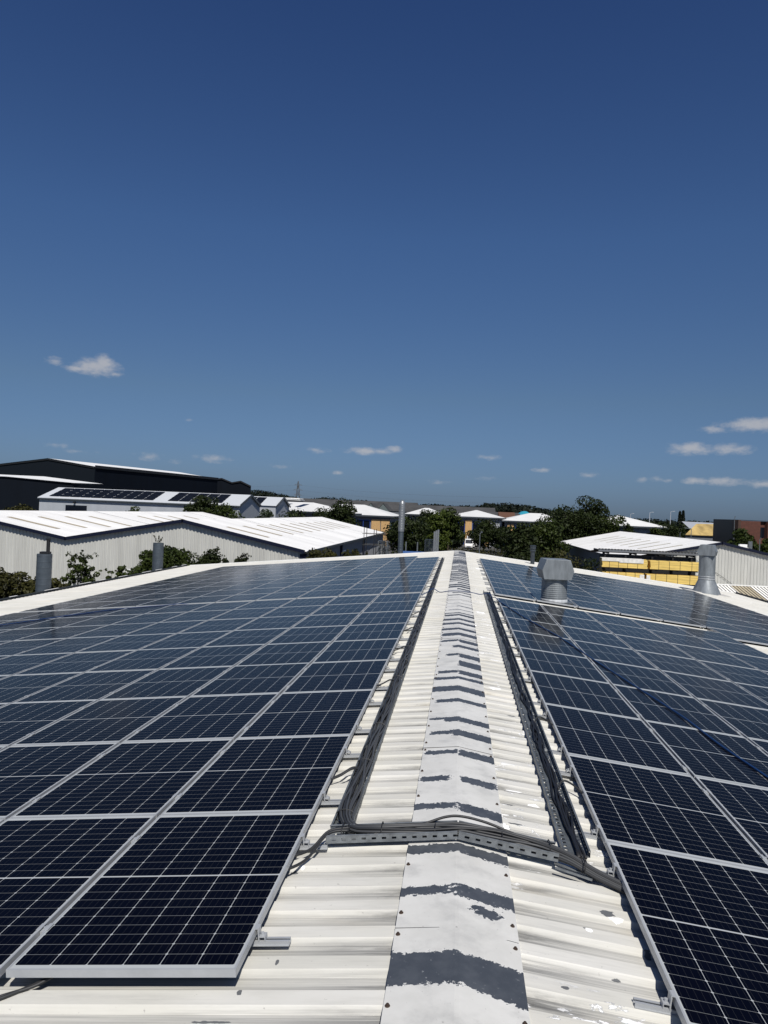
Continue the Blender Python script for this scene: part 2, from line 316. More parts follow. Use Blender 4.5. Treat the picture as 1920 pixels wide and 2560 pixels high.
roofm = roof_material()
bld = thing('industrial_unit', 'pale metal industrial unit whose shallow ribbed roof carries the solar arrays', 'building', (0, 0, 0))
def roof_slope(x0, x1):
    b = MB(); P = .253; prof = [(0, 0, 0), (.098, 0, 0), (.110, -.027, 1), (.228, -.027, 1)]
    n = int((YF-YN)/P); ys = []
    for i in range(n):
        for (dy, dz, a) in prof: ys.append((YN+i*P+dy, dz, a))
    ys.append((YN+n*P, 0, 0)); xs = np.linspace(x0, x1, 9); at = []
    for (y, dz, a) in ys:
        for x in xs: b.v.append((x, y, zroof(x)+dz)); at.append(a)
    k = len(xs)
    for i in range(len(ys)-1):
        for j in range(k-1):
            q = (i*k+j, i*k+j+1, (i+1)*k+j+1, (i+1)*k+j); b.f.append(q if x1 > x0 else q[::-1]); b.m.append(0)
    b.attr['pan'] = at; return b.build('roof_slope', roofm, bld)
roof_slope(0, XR); roof_slope(0, XL)
YE = YN + int((YF-YN)/.253)*.253
b = MB()
for (xa, ya, xb, yb) in ((XL+.15, YN+.1, XR-.15, YN+.1), (XR-.15, YF-.2, XL+.15, YF-.2)):
    b.quad((xa, ya, 0), (xb, yb, 0), (xb, yb, zroof(xb)-.06), (0, ya, APEX-.06), (xa, ya, zroof(xa)-.06))
b.quad((XL+.15, YF-.2, 0), (XL+.15, YN+.1, 0), (XL+.15, YN+.1, zroof(XL)-.06), (XL+.15, YF-.2, zroof(XL)-.06))
b.quad((XR-.15, YN+.1, 0), (XR-.15, YF-.2, 0), (XR-.15, YF-.2, zroof(XR)-.06), (XR-.15, YN+.1, zroof(XR)-.06)); b.build('wall', greyclad, bld)
b = MB()
for x0, x1 in ((0, XR), (0, XL)): b.beam((x0, YE+.02, zroof(x0)-.06), (x1, YE+.02, zroof(x1)-.06), .10, .16)
b.build('verge_trim', whitep, bld)
b = MB()     # box gutter at the duct-side eave, with paler joint clips
g0 = zroof(XL)
b.box(XL-.17, XL-.155, YN, YE, g0-.12, g0+.05); b.box(XL-.155, XL+.02, YN, YE, g0-.13, g0-.115)
gut = b.build('gutter', darkmetal, bld)
rnd = random.Random(4); b = MB(); y = 14.
while y < 41: L = rnd.uniform(.25, 1.1); b.box(XL-.19, XL-.13, y, y+L, g0+.052, g0+.06); y += L+rnd.uniform(.5, 1.9)
b.build('gutter_joint', whitep, gut)
b = MB(); g1 = zroof(XR); b.box(XR+.155, XR+.17, YN, YE, g1-.12, g1+.05); b.box(XR-.02, XR+.155, YN, YE, g1-.13, g1-.115); b.build('gutter', darkmetal, bld)

# ridge cap: overlapping folded lengths, grey primer showing where the paint has peeled, regular grey stripes farther along
PEEL_AND_STRIPES = [(3.24,3.48,-.3,.5,.10),(4.01,4.10,-.3,.035,.0),(3.99,4.12,.06,.5,.05),(3.86,3.94,.14,.19,.0),(3.84,3.93,.205,.29,.03),(4.50,4.62,-.3,.5,.06),(5.18,5.28,-.3,.075,.0),(5.13,5.28,.075,.5,.05),
 (5.72,5.83,-.205,.02,.0),(5.70,5.83,.09,.36,.03),(6.36,6.46,-.20,.075,-.02),(6.30,6.47,.075,.5,.03),(6.86,7.05,.02,.5,.05),(6.93,7.03,-.18,.04,.0),(7.33,7.50,-.05,.5,.04),(7.42,7.5,-.2,-.05,0),
 (8.1,8.25,-.16,.5,.03),(8.6,8.87,-.3,.5,.07),(9.21,9.37,-.22,.5,.05),(9.6,9.74,-.18,.075,.0),(9.52,9.74,.075,.5,.03),(10.05,10.38,.07,.5,.05),(10.77,10.91,-.1,.075,0),(10.66,10.91,.075,.5,.03),(11.41,11.59,-.02,.5,.04),
 (11.98,12.11,-.2,.075,0),(11.90,12.11,.075,.5,.03),(12.55,12.79,-.2,.5,.05),(13.17,13.34,-.22,.5,.04),(13.81,14.0,-.22,.5,.04),(14.37,14.54,-.22,.5,.04),(14.98,15.14,-.2,.5,.04),(15.42,15.53,-.22,.5,.04),(15.94,16.06,-.15,.5,.03),
 (16.53,16.69,.02,.5,.04),(17.09,17.23,-.2,.5,.03),(17.61,17.8,.05,.5,.03),(18.67,18.83,-.2,.5,.03),(19.26,19.43,-.1,.5,.03)]
rnd = random.Random(11); y = 20.3
while y < 41.6: PEEL_AND_STRIPES.append((y, y+rnd.uniform(.09, .21), rnd.choice((-.3, -.3, -.3, -.22, .02)), .5, .03)); y += .6+rnd.uniform(-.04, .04)  # evenly spaced grey stripes carried on to the far end
def cap_material():
    mt = bpy.data.materials.new('painted_ridge_cap'); mt.use_nodes = True; t = mt.node_tree; b = t.nodes['Principled BSDF']
    c = N(t, 'ShaderNodeTexCoord'); at = N(t, 'ShaderNodeAttribute', attribute_name='peel_and_stripes')
    def noise(sc, det=6, ro=.65):
        n = N(t, 'ShaderNodeTexNoise'); n.inputs['Scale'].default_value = sc; n.inputs['Detail'].default_value = det; n.inputs['Roughness'].default_value = ro; t.links.new(c.outputs['Object'], n.inputs['Vector']); return n.outputs['Fac']
    def mix(f, a, col):
        x = N(t, 'ShaderNodeMix', data_type='RGBA')
        if isinstance(f, float): x.inputs[0].default_value = f
        else: t.links.new(f, x.inputs[0])
        if isinstance(a, tuple): x.inputs[6].default_value = (*a, 1)
        else: t.links.new(a, x.inputs[6])
        if isinstance(col, tuple): x.inputs[7].default_value = (*col, 1)
        else: t.links.new(col, x.inputs[7])
        return x.outputs[2]
    def ramp(v, a, b_):
        k = N(t, 'ShaderNodeMapRange', interpolation_type='SMOOTHSTEP'); t.links.new(v, k.inputs[0]); k.inputs[1].default_value = a; k.inputs[2].default_value = b_; return k.outputs[0]
    paint = mix(ramp(noise(3), .3, .7), (.55, .545, .515), (.63, .625, .595))
    paint = mix(math_(t, 'MULTIPLY', ramp(noise(5), .46, .72), .6), paint, (.40, .40, .385))
    paint = mix(math_(t, 'MULTIPLY', ramp(noise(60, 2), .70, .75), .5), paint, (.18, .17, .16))
    prim = mix(ramp(noise(9), .35, .7), (.050, .057, .068), (.072, .080, .092))
    prim = mix(math_(t, 'MULTIPLY', ramp(noise(38, 3), .66, .72), .55), prim, (.30, .31, .32))
    v = math_(t, 'ADD', at.outputs['Fac'], math_(t, 'MULTIPLY', math_(t, 'SUBTRACT', noise(30, 5, .7), .5), .13))
    fac = ramp(v, -.0012, .0012)
    lip = math_(t, 'MULTIPLY', ramp(v, -.007, -.001), math_(t, 'SUBTRACT', 1, fac))
    paint = mix(math_(t, 'MULTIPLY', lip, .6), paint, (.82, .82, .80))
    t.links.new(mix(fac, paint, prim), b.inputs['Base Color']); b.inputs['Roughness'].default_value = .5
    bp = N(t, 'ShaderNodeBump'); bp.inputs['Strength'].default_value = .3; bp.inputs['Distance'].default_value = .004; bp.invert = True
    t.links.new(fac, bp.inputs['Height']); t.links.new(bp.outputs[0], b.inputs['Normal']); return mt
capm = cap_material()
CX = [-.217, -.215, -.17, -.12, -.07, -.02, .03, .066, .075, .084, .12, .17, .22, .27, .32, .367, .369]
def zcap(x, y):
    e = .012; zl, zr, zc = zroof(-.215)+e, zroof(.367)+e, 7.444
    z = zl + (zc-zl)*min(1, max(0, (x+.215)/(.29))) if x < .075 else zc + (zr-zc)*min(1, (x-.075)/.292)
    if abs(x-.075) < .005: z -= .0015
    if x < -.216 or x > .368: z -= .03
    if y > 7: z += .013*min(1, (y-7)/12)*math.sin(y*2*math.pi/.6)
    return z
y0 = .83-2.85*2; ci = 0
while y0 < YE:
    y1 = min(y0+2.87, YE+.05); b = MB(); at = []
    ys = np.linspace(y0, y1, max(2, int((y1-y0)/(.03 if y0 < 12 else .06))+1)); dz = .0015*(1-ci % 2)
    wx = random.Random(ci*7+1); sk = wx.uniform(-.003, .003)
    for y in ys:
        for x in CX:
            b.v.append((x+sk, y, zcap(x, y)+dz)); pv = -.1
            for (a, e, xl, xr, sag) in PEEL_AND_STRIPES:
                if a-.3 < y < e+.3:
                    s_ = -sag*max(0, (x-.075)/.29)*.6 - (.02*max(0, (.075-x)/.29)); md = .5*(a+e); 
                    pv = max(pv, min(y-(a+s_), (e+s_*.6)-y, x-xl, xr-x))
            at.append(pv)
    k = len(CX)
    for i in range(len(ys)-1):
        for j in range(k-1): b.f.append((i*k+j, i*k+j+1, (i+1)*k+j+1, (i+1)*k+j)); b.m.append(0)
    b.attr['peel_and_stripes'] = at; cp = b.build('ridge_cap', capm, bld)
    sb = MB()
    jb = MB(); zj = lambda x: zcap(x, y0)+dz
    for xa, xb in ((-.214, .075), (.075, .366)): jb.beam((xa, y0-.002, zj(xa)+.0005), (xb, y0-.002, zj(xb)+.0005), .004, .0035)
    jb.build('lap_joint', blackmetal, cp)
    for y in np.arange(y0+.14, y1, .53):
        for x in (-.195, .347): 
            z = zcap(x, y)+dz; sb.lathe([(.011, z-.002), (.011, z+.004), (.006, z+.005), (.006, z+.011), (.0, z+.012)], 8, (x, y))
    sb.build('fixing_screw', M_scr if 'M_scr' in globals() else globals().setdefault('M_scr', M('rusty_screw', (.06, .04, .03), .6, .3)), cp, label=None)
    y0 += 2.85; ci += 1

# ============================================================ solar arrays
PW, PL, WP, LP = 1.032, 1.756, 1.0609, 1.770
def make_panel():
    root = thing('solar_panel', 'x', 'solar panel')
    b = MB(); hw, hl, lip, d = PW/2, PL/2, .0095, .035
    for sx in (-1, 1): b.box(min(sx*hw, sx*(hw-lip)), max(sx*hw, sx*(hw-lip)), -hl, hl, -d, 0)
    for sy in (-1, 1): b.box(-hw+lip, hw-lip, min(sy*hl, sy*(hl-lip)), max(sy*hl, sy*(hl-lip)), -d, -.0002)
    fr = b.build('frame', alu, root, wc=False)
    b = MB(); b.box(-hw+lip, hw-lip, -hl+lip, hl-lip, -.008, -.0022); b.build('cell_glass', cells, root, wc=False)
    return root
proto = make_panel()
bcl = MB(); bcl.box(-.011, .011, -.03, .03, -.03, -.006); bcl.box(-.030, -.0095, -.03, .03, .0004, .004); bcl.box(.0095, .030, -.03, .03, .0004, .004); bcl.lathe([(.007, -.006), (.007, .002), (0, .0021)], 8)
clamp_proto = bcl.build('mid_clamp', alu)
ORD = 'first second third fourth fifth sixth seventh eighth ninth tenth eleventh twelfth thirteenth fourteenth fifteenth sixteenth seventeenth eighteenth nineteenth twentieth'.split()
def place_panels(side, cellsl, first):
    s = -1 if side == 'duct' else 1; sl_ = SL if s < 0 else SR; x0 = .8473 if s < 0 else .9863; y0 = 3.2258 if s < 0 else 3.1785
    rot = -SL if s < 0 else SR; rj = random.Random(5 if s < 0 else 6)
    for (r, j, rowno) in cellsl:
        d = x0 + (j+.5)*WP; X = s*d*math.cos(sl_); Z = 7.5 - d*math.sin(sl_); Y = y0 + (r+.5)*LP
        if first and not place_panels.used: o = proto; place_panels.used = True
        else: o = copy_tree(proto); [bpy.data.objects.remove(c) for c in list(o.children) if c.name.startswith('mid_clamp')]
        o.location = (X, Y, Z+rj.uniform(-.002, .002)); o.rotation_euler = (rj.uniform(-.0012, .0012), rot+rj.uniform(-.0012, .0012), 0)
        o['label'] = f'solar panel on {side} side slope, {ORD[rowno]} row from near end, {ORD[j]} column from ridge'
        o['group'] = f'solar panels on the {side} side roof slope'
        for f in ((-.30, .29) if s < 0 else (-.38, .30)):      # clamps in the gap towards the eave
            c = clamp_proto.copy(); COL.objects.link(c); c.parent = o; c.location = (s*WP/2, f*PL, 0)
place_panels.used = False
def vis(s, r, j):       # panels wholly outside the picture are left out
    x0 = .8473 if s < 0 else .9863; sl_ = SL if s < 0 else SR; y0 = 3.2258 if s < 0 else 3.1785
    for dj in (0, .5, 1):
        for dr in (0, .5, 1):
            d = x0+(j+dj)*WP; P = Vector((s*d*math.cos(sl_)-.013, y0+(r+dr)*LP, 7.5-d*math.sin(sl_)-9.385))
            zz = P.dot(fw)
            if abs(1943.96*P.dot(r2)/zz) < 1040: return True
    return False
Lc = [(r, j, r) for r in range(9) for j in range(10) if vis(-1, r, j)]
Lc += [(9.12+r, j, 9+r) for r in range(10) for j in range(10) if not (j == 0 and r == 9)]
Rc = [(r, j, r) for r in range(9) for j in range(5) if vis(1, r, j)]
Rc += [(9.57+r, j, 9+r) for r in range(9) for j in range(9)] + [(8.53, j, 8) for j in range(5, 9)]
place_panels('duct', Lc, True); place_panels('cowl', Rc, False)
bpy.data.objects.remove(clamp_proto)

# rail stubs with end clamps at both inner edges
def make_stub(s):
    root = thing('mounting_rail', 'x', 'mounting rail')
    b = MB()                                   # channel section, stub points to the ridge (local -x*s)
    L = .15
    x0, x1 = sorted((-s*L, s*.25))
    b.box(x0, x1, -.026, .026, 0, .004); b.box(x0, x1, -.020, -.015, .004, .018); b.box(x0, x1, .015, .020, .004, .018)
    b.box(x0, x1, -.020, -.007, .018, .021); b.box(x0, x1, .007, .020, .018, .021)
    b.build('rail', alu, root, wc=False)
    b = MB(); xa, xb = sorted((-s*.004, -s*.010)); b.box(xa, xb, -.022, .022, .021, .072)
    xa, xb = sorted((-s*.034, -s*.038)); b.box(xa, xb, -.022, .022, .021, .042); xa, xb = sorted((-s*.010, -s*.036)); b.box(xa, xb, -.022, .022, .038, .042)
    xa, xb = sorted((-s*.010, s*.012)); b.box(xa, xb, -.022, .022, .0765, .0805)
    b.box(*sorted((-s*.006, -s*.0105)), -.022, .022, .07, .0805)
    b.lathe([(.008, .042), (.008, .054), (0, .0545)], 8, (-s*.022, 0)); b.build('end_clamp', alu, root, wc=False)
    return root
for s, y0, rows, fr, nm in ((-1, 3.2258, [r for r in range(9)]+[9.12+r for r in range(9)], (.197, .787), 'duct'), (1, 3.1785, [r for r in range(9)]+[9.57+r for r in range(9)], (.125, .812), 'cowl')):
    st = make_stub(s); first = True; sl_ = SL if s < 0 else SR; x0 = .8473 if s < 0 else .9863
    for r in rows:
        for f in fr:
            o = st if first else copy_tree(st); first = False
            X = s*x0*math.cos(sl_); o.location = (X, y0+(r+f)*LP, zroof(X)+.001); o.rotation_euler = (0, -SL if s < 0 else SR, 0)
            T(o, f'short aluminium rail stub with end clamp along the ridge edge of the {nm} side panels', 'mounting rail', f'rail stubs along the {nm} side panels')

# ============================================================ cable trays and cables
traym = galvd
def tray(name, label, path, width, fl=.050, side=Vector((1, 0, 0)), base_mat=None, gap=(.030, .022), mat=None):
    """perforated channel along a 3-D path; side = unit vector across the tray"""
    root = thing(name, label, 'cable tray', path[0]); b = MB(); f1 = MB(); f2 = MB()
    for a, c in zip(path[:-1], path[1:]):
        a, c = Vector(a), Vector(c); L = (c-a).length; t = (c-a)/L; nrm = side.cross(t)
        if nrm.z < 0: nrm = -nrm
        n = max(1, int(L/(gap[0]+gap[1]))); st = L/n; sl0 = st*gap[1]/(gap[0]+gap[1])
        for i in range(n):
            p = a + t*(st*i); q = p + t*(st-sl0); e = a + t*(st*(i+1)); hw = side*(width/2)
            # base: solid bay then a bay with two slots
            b.quad(p-hw, p+hw, q+hw, q-hw)
            for (u, v) in ((-.5, -.36), (-.22, .22), (.36, .5)): b.quad(q+side*(u*width), q+side*(v*width), e+side*(v*width), e+side*(u*width))
            for sg, B in ((-1, f1), (1, f2)):
                o = hw*sg; h = nrm
                B.quad(p+o, q+o, q+o+h*fl, p+o+h*fl); B.quad(q+o, e+o, e+o+h*(fl*.38), q+o+h*(fl*.38)); B.quad(q+o+h*(fl*.66), e+o+h*(fl*.66), e+o+h*fl, q+o+h*fl)
        for sg, B in ((-1, f1), (1, f2)):      # rolled lip
            o = side*(width/2*sg); B.beam(a+o+nrm*fl+side*(-sg*.005), c+o+nrm*fl+side*(-sg*.005), .012, .004)
    mt = mat or traym
    b.build('tray_base', mt, root); f1.build('tray_flange', mt, root); f2.build('tray_flange', mt, root); return root
zt = lambda x: zroof(x)+.012
tray('cable_tray', 'galvanised cable tray packed with grey cables along the duct side of the ridge', [(-.645, 4.80, zt(-.645)), (-.645, 20, zt(-.645)), (-.665, 35.1, zt(-.665))], .130, fl=.042)
tray('cable_tray', 'dark perforated cable tray with loose black cables along the cowl side of the ridge', [(.795, 4.79, zt(.795)), (.795, 20.9, zt(.795))], .165, fl=.040)
zc0, zc1, zc2 = zroof(-.70)+.03, 7.462, zroof(.84)+.02
tray('cable_tray', 'short galvanised cable tray folded over the ridge cap', [(-.705, 4.69, zc0), (.078, 4.71, zc1), (.66, 4.68, zroof(.66)+.04)], .17, fl=.045, side=Vector((0, 1, 0)), gap=(.034, .026), mat=galv)
b = MB(); 
for y in (4.54, 4.60, 4.66): b.beam((.64, y, zroof(.64)+.03), (.84, y-.05, zroof(.84)+.02), .018, .006)
T(b.build('perforated_strap', galv), 'bent perforated metal strap under the cable bundle by the cowl side panels', 'metal strap')
def wavy(base, amp, seed, step, zamp=.0):
    """base: list of points; returns a resampled path that wanders by amp across"""
    rr = random.Random(seed); out = []; ph = [rr.uniform(0, 6.28) for _ in range(6)]; fq = [rr.uniform(.5, 1.1), rr.uniform(1.4, 2.6), rr.uniform(3.5, 6.)]; s = 0
    for a, c in zip(base[:-1], base[1:]):
        a, c = Vector(a), Vector(c); L = (c-a).length; n = max(1, int(L/step)); t = (c-a)/L; sd_ = t.cross(Vector((0, 0, 1))).normalized()
        for i in range(n):
            q = s + L*i/n; wv = math.sin(q*fq[0]*2.6+ph[0])*.45 + math.sin(q*fq[1]*2.9+ph[1])*.40 + math.sin(q*fq[2]*1.9+ph[2])*.15
            wz = .5+.5*math.sin(q*fq[1]*1.7+ph[3])
            out.append(a + t*(L*i/n) + sd_*(wv*amp) + Vector((0, 0, wz*zamp)))
        s += L
    out.append(Vector(base[-1])); return out
def smooth_path(p, it=2):
    for _ in range(it): p = [p[0]] + [(p[i-1]+p[i]*2+p[i+1])/4 for i in range(1, len(p)-1)] + [p[-1]]
    return p
bun = thing('cable_bundle', 'thick bundle of grey cables in the tray along the duct side, turning over the ridge', 'cables', (-.645, 4.8, zt(-.645)))
rnd = random.Random(21)
NB = 15
for i in range(NB):
    lay = i/(NB-1)-.5; zl = .012 + .012*(i % 4); yend = 34.9 if i < 6 else rnd.uniform(10, 33)
    xa = -.645+lay*.085; yc = 4.705+lay*.09
    pts = [(-.645+lay*.08, yend, zt(-.645)+zl), (xa, 12, zt(xa)+zl), (xa, 5.3, zt(xa)+zl), (xa-.015, 4.95, zt(xa)+zl+.01)]
    p = wavy(pts, .028, i, .09, .026)
    cross = [Vector((-.60+lay*.03, yc+.05, zc0+zl)), Vector((-.42, yc+rnd.uniform(-.03, .03), zroof(-.42)+.045+zl)), Vector((-.1, yc+rnd.uniform(-.04, .04), 7.440+zl)), Vector((.078, yc+rnd.uniform(-.015, .015), zc1+zl+.004)), Vector((.3, yc+rnd.uniform(-.04, .04), zroof(.3)+.060+zl)), Vector((.55, yc+rnd.uniform(-.02, .02), zroof(.55)+.045+zl)),
             Vector((.72, 4.62+lay*.07, zroof(.72)+.045+zl)), Vector((.86, 4.53+lay*.07, zroof(.86)+.02+zl*.8)), Vector((1.05, 4.42+lay*.07, zroof(1.05)+.012+zl*.6))]
    q = []
    for a, c in zip(cross[:-1], cross[1:]):
        for k in range(5): q.append(a.lerp(c, k/5))
    p = smooth_path(p + q + [cross[-1]], 3)
    MB().tube(p, .0085, 6).build('cable', cablel if i % 3 else cablem, bun, smooth=True)
b = MB()
for y in list(np.arange(5.0, 34, 1.05)): b.tube([(-.645+.066*math.cos(a), y+.01*math.sin(a), zt(-.645)+.028+.045*math.sin(a)) for a in np.linspace(0, 2*math.pi, 17)], .0035, 5)
for x in (-.62, -.38, -.06, .34, .62, .80): 
    zz = (zroof(x)+.072) if abs(x) > .2 else 7.468
    b.tube([(x, 4.705-(.13 if x > .7 else 0)+.07*math.cos(a), zz+.036*math.sin(a)) for a in np.linspace(0, 2*math.pi, 17)], .0035, 5)
b.build('cable_tie', blackmetal, bun)
b = MB()
for i in range(7): b.tube(smooth_path(wavy([(.80+i*.004, 4.72, zt(.8)+.01), (.805, 8, zt(.8)+.01), (.815, 14, zt(.8)+.01), (.815, 20.6, zt(.8)+.01)], .038, 40+i, .10, .018), 1), .008, 6)
T(b.build('cable_bundle', M('black_cable', (.012, .012, .013), .5), smooth=True), 'loose snaking black cables lying in the perforated tray on the cowl side', 'cables')
# thick loose cable arching over the ridge tray
arch = [(-.25, 4.73, 7.455), (-.12, 4.76, 7.488), (.0, 4.79, 7.525), (.10, 4.80, 7.532), (.25, 4.79, 7.51), (.42, 4.76, 7.465), (.56, 4.72, zroof(.56)+.085), (.70, 4.66, zroof(.7)+.075)]
def spl(pts, n=6):
    P = [Vector(p) for p in pts]; out = []
    for i in range(len(P)-1):
        a, b_, c, d = P[max(i-1, 0)], P[i], P[i+1], P[min(i+2, len(P)-1)]
        for k in range(n): t = k/n; out.append(.5*((2*b_)+(c-a)*t+(2*a-5*b_+4*c-d)*t*t+(3*b_-a-3*c+d)*t**3))
    return out + [P[-1]]
T(MB().tube(spl(arch), .008, 6).build('cable', cablem, smooth=True), 'single black cable arching above the folded tray on the ridge', 'cable')
for k, (yA, yB, bow) in enumerate(((4.44, 4.70, .02), (4.27, 4.66, .05))):
    pts = [(-.95, yA-.04, zroof(-.95)+.03), (-.86, yA, zroof(-.86)+.035), (-.78, (yA+yB)/2-bow, zroof(-.78)+.028), (-.70, yB-.03, zc0+.05), (-.58, yB+.02, zc0+.06)]
    T(MB().tube(spl(pts), .0085, 6).build('cable', cablem, smooth=True), ('upper grey cable running from the ridge tray corner under the panel', 'lower drooping grey cable running from the ridge tray corner under the panel')[k], 'cable')
for k, y in enumerate((5.75, 8.9, 11.2, 13.1, 15.2, 17.3, 20.6, 22.6, 25, 27.4, 30, 32.5)):
    pts = [(-.66, y+.12, zt(-.66)+.05), (-.72, y+.05, zt(-.7)+.075), (-.80, y-.02, zt(-.8)+.05), (-.90, y-.10, zt(-.9)+.035)]
    b = MB().tube(spl(pts), .0075, 6)
    if k < 5: b.tube(spl([(p[0], p[1]+.05+.03*math.sin(i), p[2]-.012) for i, p in enumerate(pts)]), .0075, 6)
    T(b.build('cable_loop', cablem, smooth=True), 'short black cable hooping from the packed tray to the duct side panels', 'cable', 'cable loops between tray and duct side panels')
for k, y in enumerate((5.9, 7.75, 11.8, 14.8, 16.6)):
    pts = [(.82, y-.02, zt(.82)+.03), (.86, y+.05, zt(.86)+.075), (.93, y+.02, zt(.93)+.07), (1.02, y-.08, zt(1.02)+.03)]
    T(MB().tube(spl(pts), .0075, 6).build('cable_loop', cablem, smooth=True), 'short black cable hooping from the perforated tray to the cowl side panels', 'cable', 'cable loops between tray and cowl side panels')
b = MB()
for k in range(2): b.tube(spl([(-1.55, 3.36-.03*k, 7.30), (-1.66, 3.30, zroof(-1.66)+.030), (-1.75, 3.24-.015*k, zroof(-1.75)+.012), (-1.86, 3.13+.02*k, zroof(-1.86)+.012), (-2.05, 2.98+.03*k, zroof(-2.05)+.012)]), .0075, 6)
T(b.build('cable', cablem, smooth=True), 'pair of black cables trailing from under the front panel onto the bare roof', 'cable')
ptop = lambda x: 7.5 - abs(x)*(math.tan(SL) if x < 0 else math.tan(SR))
hp = [(2.93, 5.4), (2.86, 6.1), (2.758, 7.04), (2.64, 7.92), (2.565, 8.93), (2.38, 10.13), (2.09, 11.96), (1.85, 13.66), (1.47, 15.44), (1.19, 17.04), (1.0, 18.2)]
pts = [(x, y, ptop(x)+.0105) for x, y in hp] + [(.93, 18.75, 7.43), (.88, 19.2, 7.39), (.80, 19.7, zt(.8)+.075), (.6, 19.85, zroof(.6)+.02), (.40, 19.9, zroof(.4)+.025), (.08, 19.55, 7.462), (-.2, 19.6, 7.44), (-.42, 19.72, zroof(-.42)+.014), (-.6, 19.80, zt(-.6)+.09), (-.82, 19.30, 7.36), (-1.2, 19.26, zroof(-1.2)+.02), (-3.5, 19.26, zroof(-3.5)+.02), (-5.6, 19.26, zroof(-5.6)+.02), (-6.5, 19.25, zroof(-6.5)+.04), (-6.95, 19.17, ptop(-6.95)+.015)]
pts += [(x, y, ptop(x)+.0105) for x, y in ((-7.40, 19.06), (-8.33, 18.78), (-8.8, 18.27), (-9.4, 17.48), (-10.07, 16.4), (-10.9, 15.1))]
T(MB().tube(spl(pts, 5), .0100, 8).build('hose', hosem, smooth=True), 'blue hose snaking over the panels and across the ridge', 'hose')

# ============================================================ roof ventilators and flues
ductm = M('spiral_duct', (.075, .092, .11), .45, .3, var=.12, scale=5)
def spiral_profile(r, z0, z1, pitch=.12, bead=.006):
    out = [(r, z0)]; z = z0+pitch
    while z < z1-.02: out += [(r, z-.012), (r+bead, z-.005), (r+bead, z+.005), (r, z+.012)]; z += pitch
    return out + [(r, z1)]
def cowl(name, label, x, y, z0, zd, r, hood, dep, rz, mat, cone=None, ribs=True):
    root = thing(name, label, 'ventilator', (x, y, z0), rot=(0, 0, rz)); k = lambda z: z-z0
    b = MB(); b.lathe(spiral_profile(r, -.1 if not cone else k(cone[1])-.05, k(zd)+.15, .052, .006) if ribs else [(r, k(cone[1])-.06), (r, k(zd)+.15)], 40); b.build('drum', mat, root, smooth=not ribs, wc=False)
    (w0, h0), (w1, h1), (w2, h2) = hood
    poly = [(-w0/2, -dep/2, k(h0)), (w0/2, -dep/2, k(h0)), (w1/2, -dep/2, k(h1)), (w2/2, -dep/2, k(h2)), (-w2/2, -dep/2, k(h2)), (-w1/2, -dep/2, k(h1))]
    b = MB(); n = len(poly)
    for yy, fl in ((-dep/2, 0), (dep/2, 1)):
        q = [(p[0], yy, p[2]) for p in poly]; b.quad(*(q[::-1] if fl else q))
    for i in (1, 2, 3, 4, 5):
        p, q = poly[i], poly[(i+1) % n]; b.quad(p, (p[0], dep/2, p[2]), (q[0], dep/2, q[2]), q)
    hd = b.build('hood', mat, root, wc=False)
    sm = hd.modifiers.new('solid', 'SOLIDIFY'); sm.thickness = .008; bv = hd.modifiers.new('bevel', 'BEVEL'); bv.width = .006; bv.segments = 2
    return root
cm = M('zinc_cowl', (.21, .23, .245), .46, .3, var=.20, scale=7, stretch=(1, 1, .25), bump=.03)
c1 = cowl('roof_cowl', 'squat grey ventilator with ribbed drum and angular hood between the panel blocks', 2.548, 20.74, 7.0, 7.83, .33, ((.70, 7.80), (.82, 8.03), (.62, 8.31)), .82, R(5), cm)
b = MB(); b.lathe([(.345, .10), (.352, .12), (.352, .26), (.345, .275)], 40); b.build('sealant_collar', M('white_sealant', (.52, .54, .56), .6, var=.25, scale=9), c1, wc=False, smooth=True)
b = MB(); zz = zroof(2.55)-7.0; b.box(-.42, .42, -.42, .42, zz-.06, zz+.06); b.build('base_flashing', galvd, c1, wc=False)
c2 = cowl('roof_cowl', 'tall grey ventilator on a flared cone near the verge by the timber racks', 11.56, 37.55, 6.1, 7.95, .365, ((.72, 7.93), (.80, 8.13), (.56, 8.43)), .80, R(-24), cm, cone=(0, 6.8), ribs=False)
b = MB(); b.lathe([(.70, -.12), (.69, -.05), (.385, .66), (.372, .70)], 48); b.build('cone_flashing', cm, c2, wc=False, smooth=True)
b = MB(); b.lathe([(.372, .72), (.380, .73), (.380, .76), (.372, .77)], 48); b.lathe([(.370, .83), (.377, .84), (.377, .86), (.370, .87)], 48); b.build('clamp_band', alu, c2, wc=False, smooth=True)
b = MB(); b.box(-1.0, .95, -.5, .45, zroof(11.56)-6.1-.05, zroof(11.56)-6.1+.03); b.build('base_flashing', M('faded_felt', (.45, .44, .42), .8, var=.1), c2, wc=False).rotation_euler = (0, SR, R(24))
fl = thing('flue', 'short charcoal flue with ringed cap at the far verge behind the squat ventilator', 'flue', (3.74, 39.78, 6.95))
b = MB(); b.lathe([(.105, -.1), (.105, .70)], 24); b.build('flue_pipe', darkmetal, fl, smooth=True, wc=False)
b = MB(); b.lathe([(.105, .70), (.145, .71), (.145, .78), (.12, .79), (.12, .82), (.145, .83), (.145, .98), (.16, .985), (.16, 1.01), (0, 1.02)], 24); b.build('flue_cap', darkmetal, fl, wc=False)
b = MB(); b.lathe([(.2, -.01), (.2, .04), (.11, .06)], 24); b.build('collar', whitep, fl, wc=False)
tp = thing('flue_stack', 'tall silver spiral flue rising beyond the far verge', 'flue', (-3.34, 44.88, 0))
b = MB(); b.lathe(spiral_profile(.150, .0, 8.25, .15, .004), 28); b.build('flue_pipe', ductm, tp, wc=False)
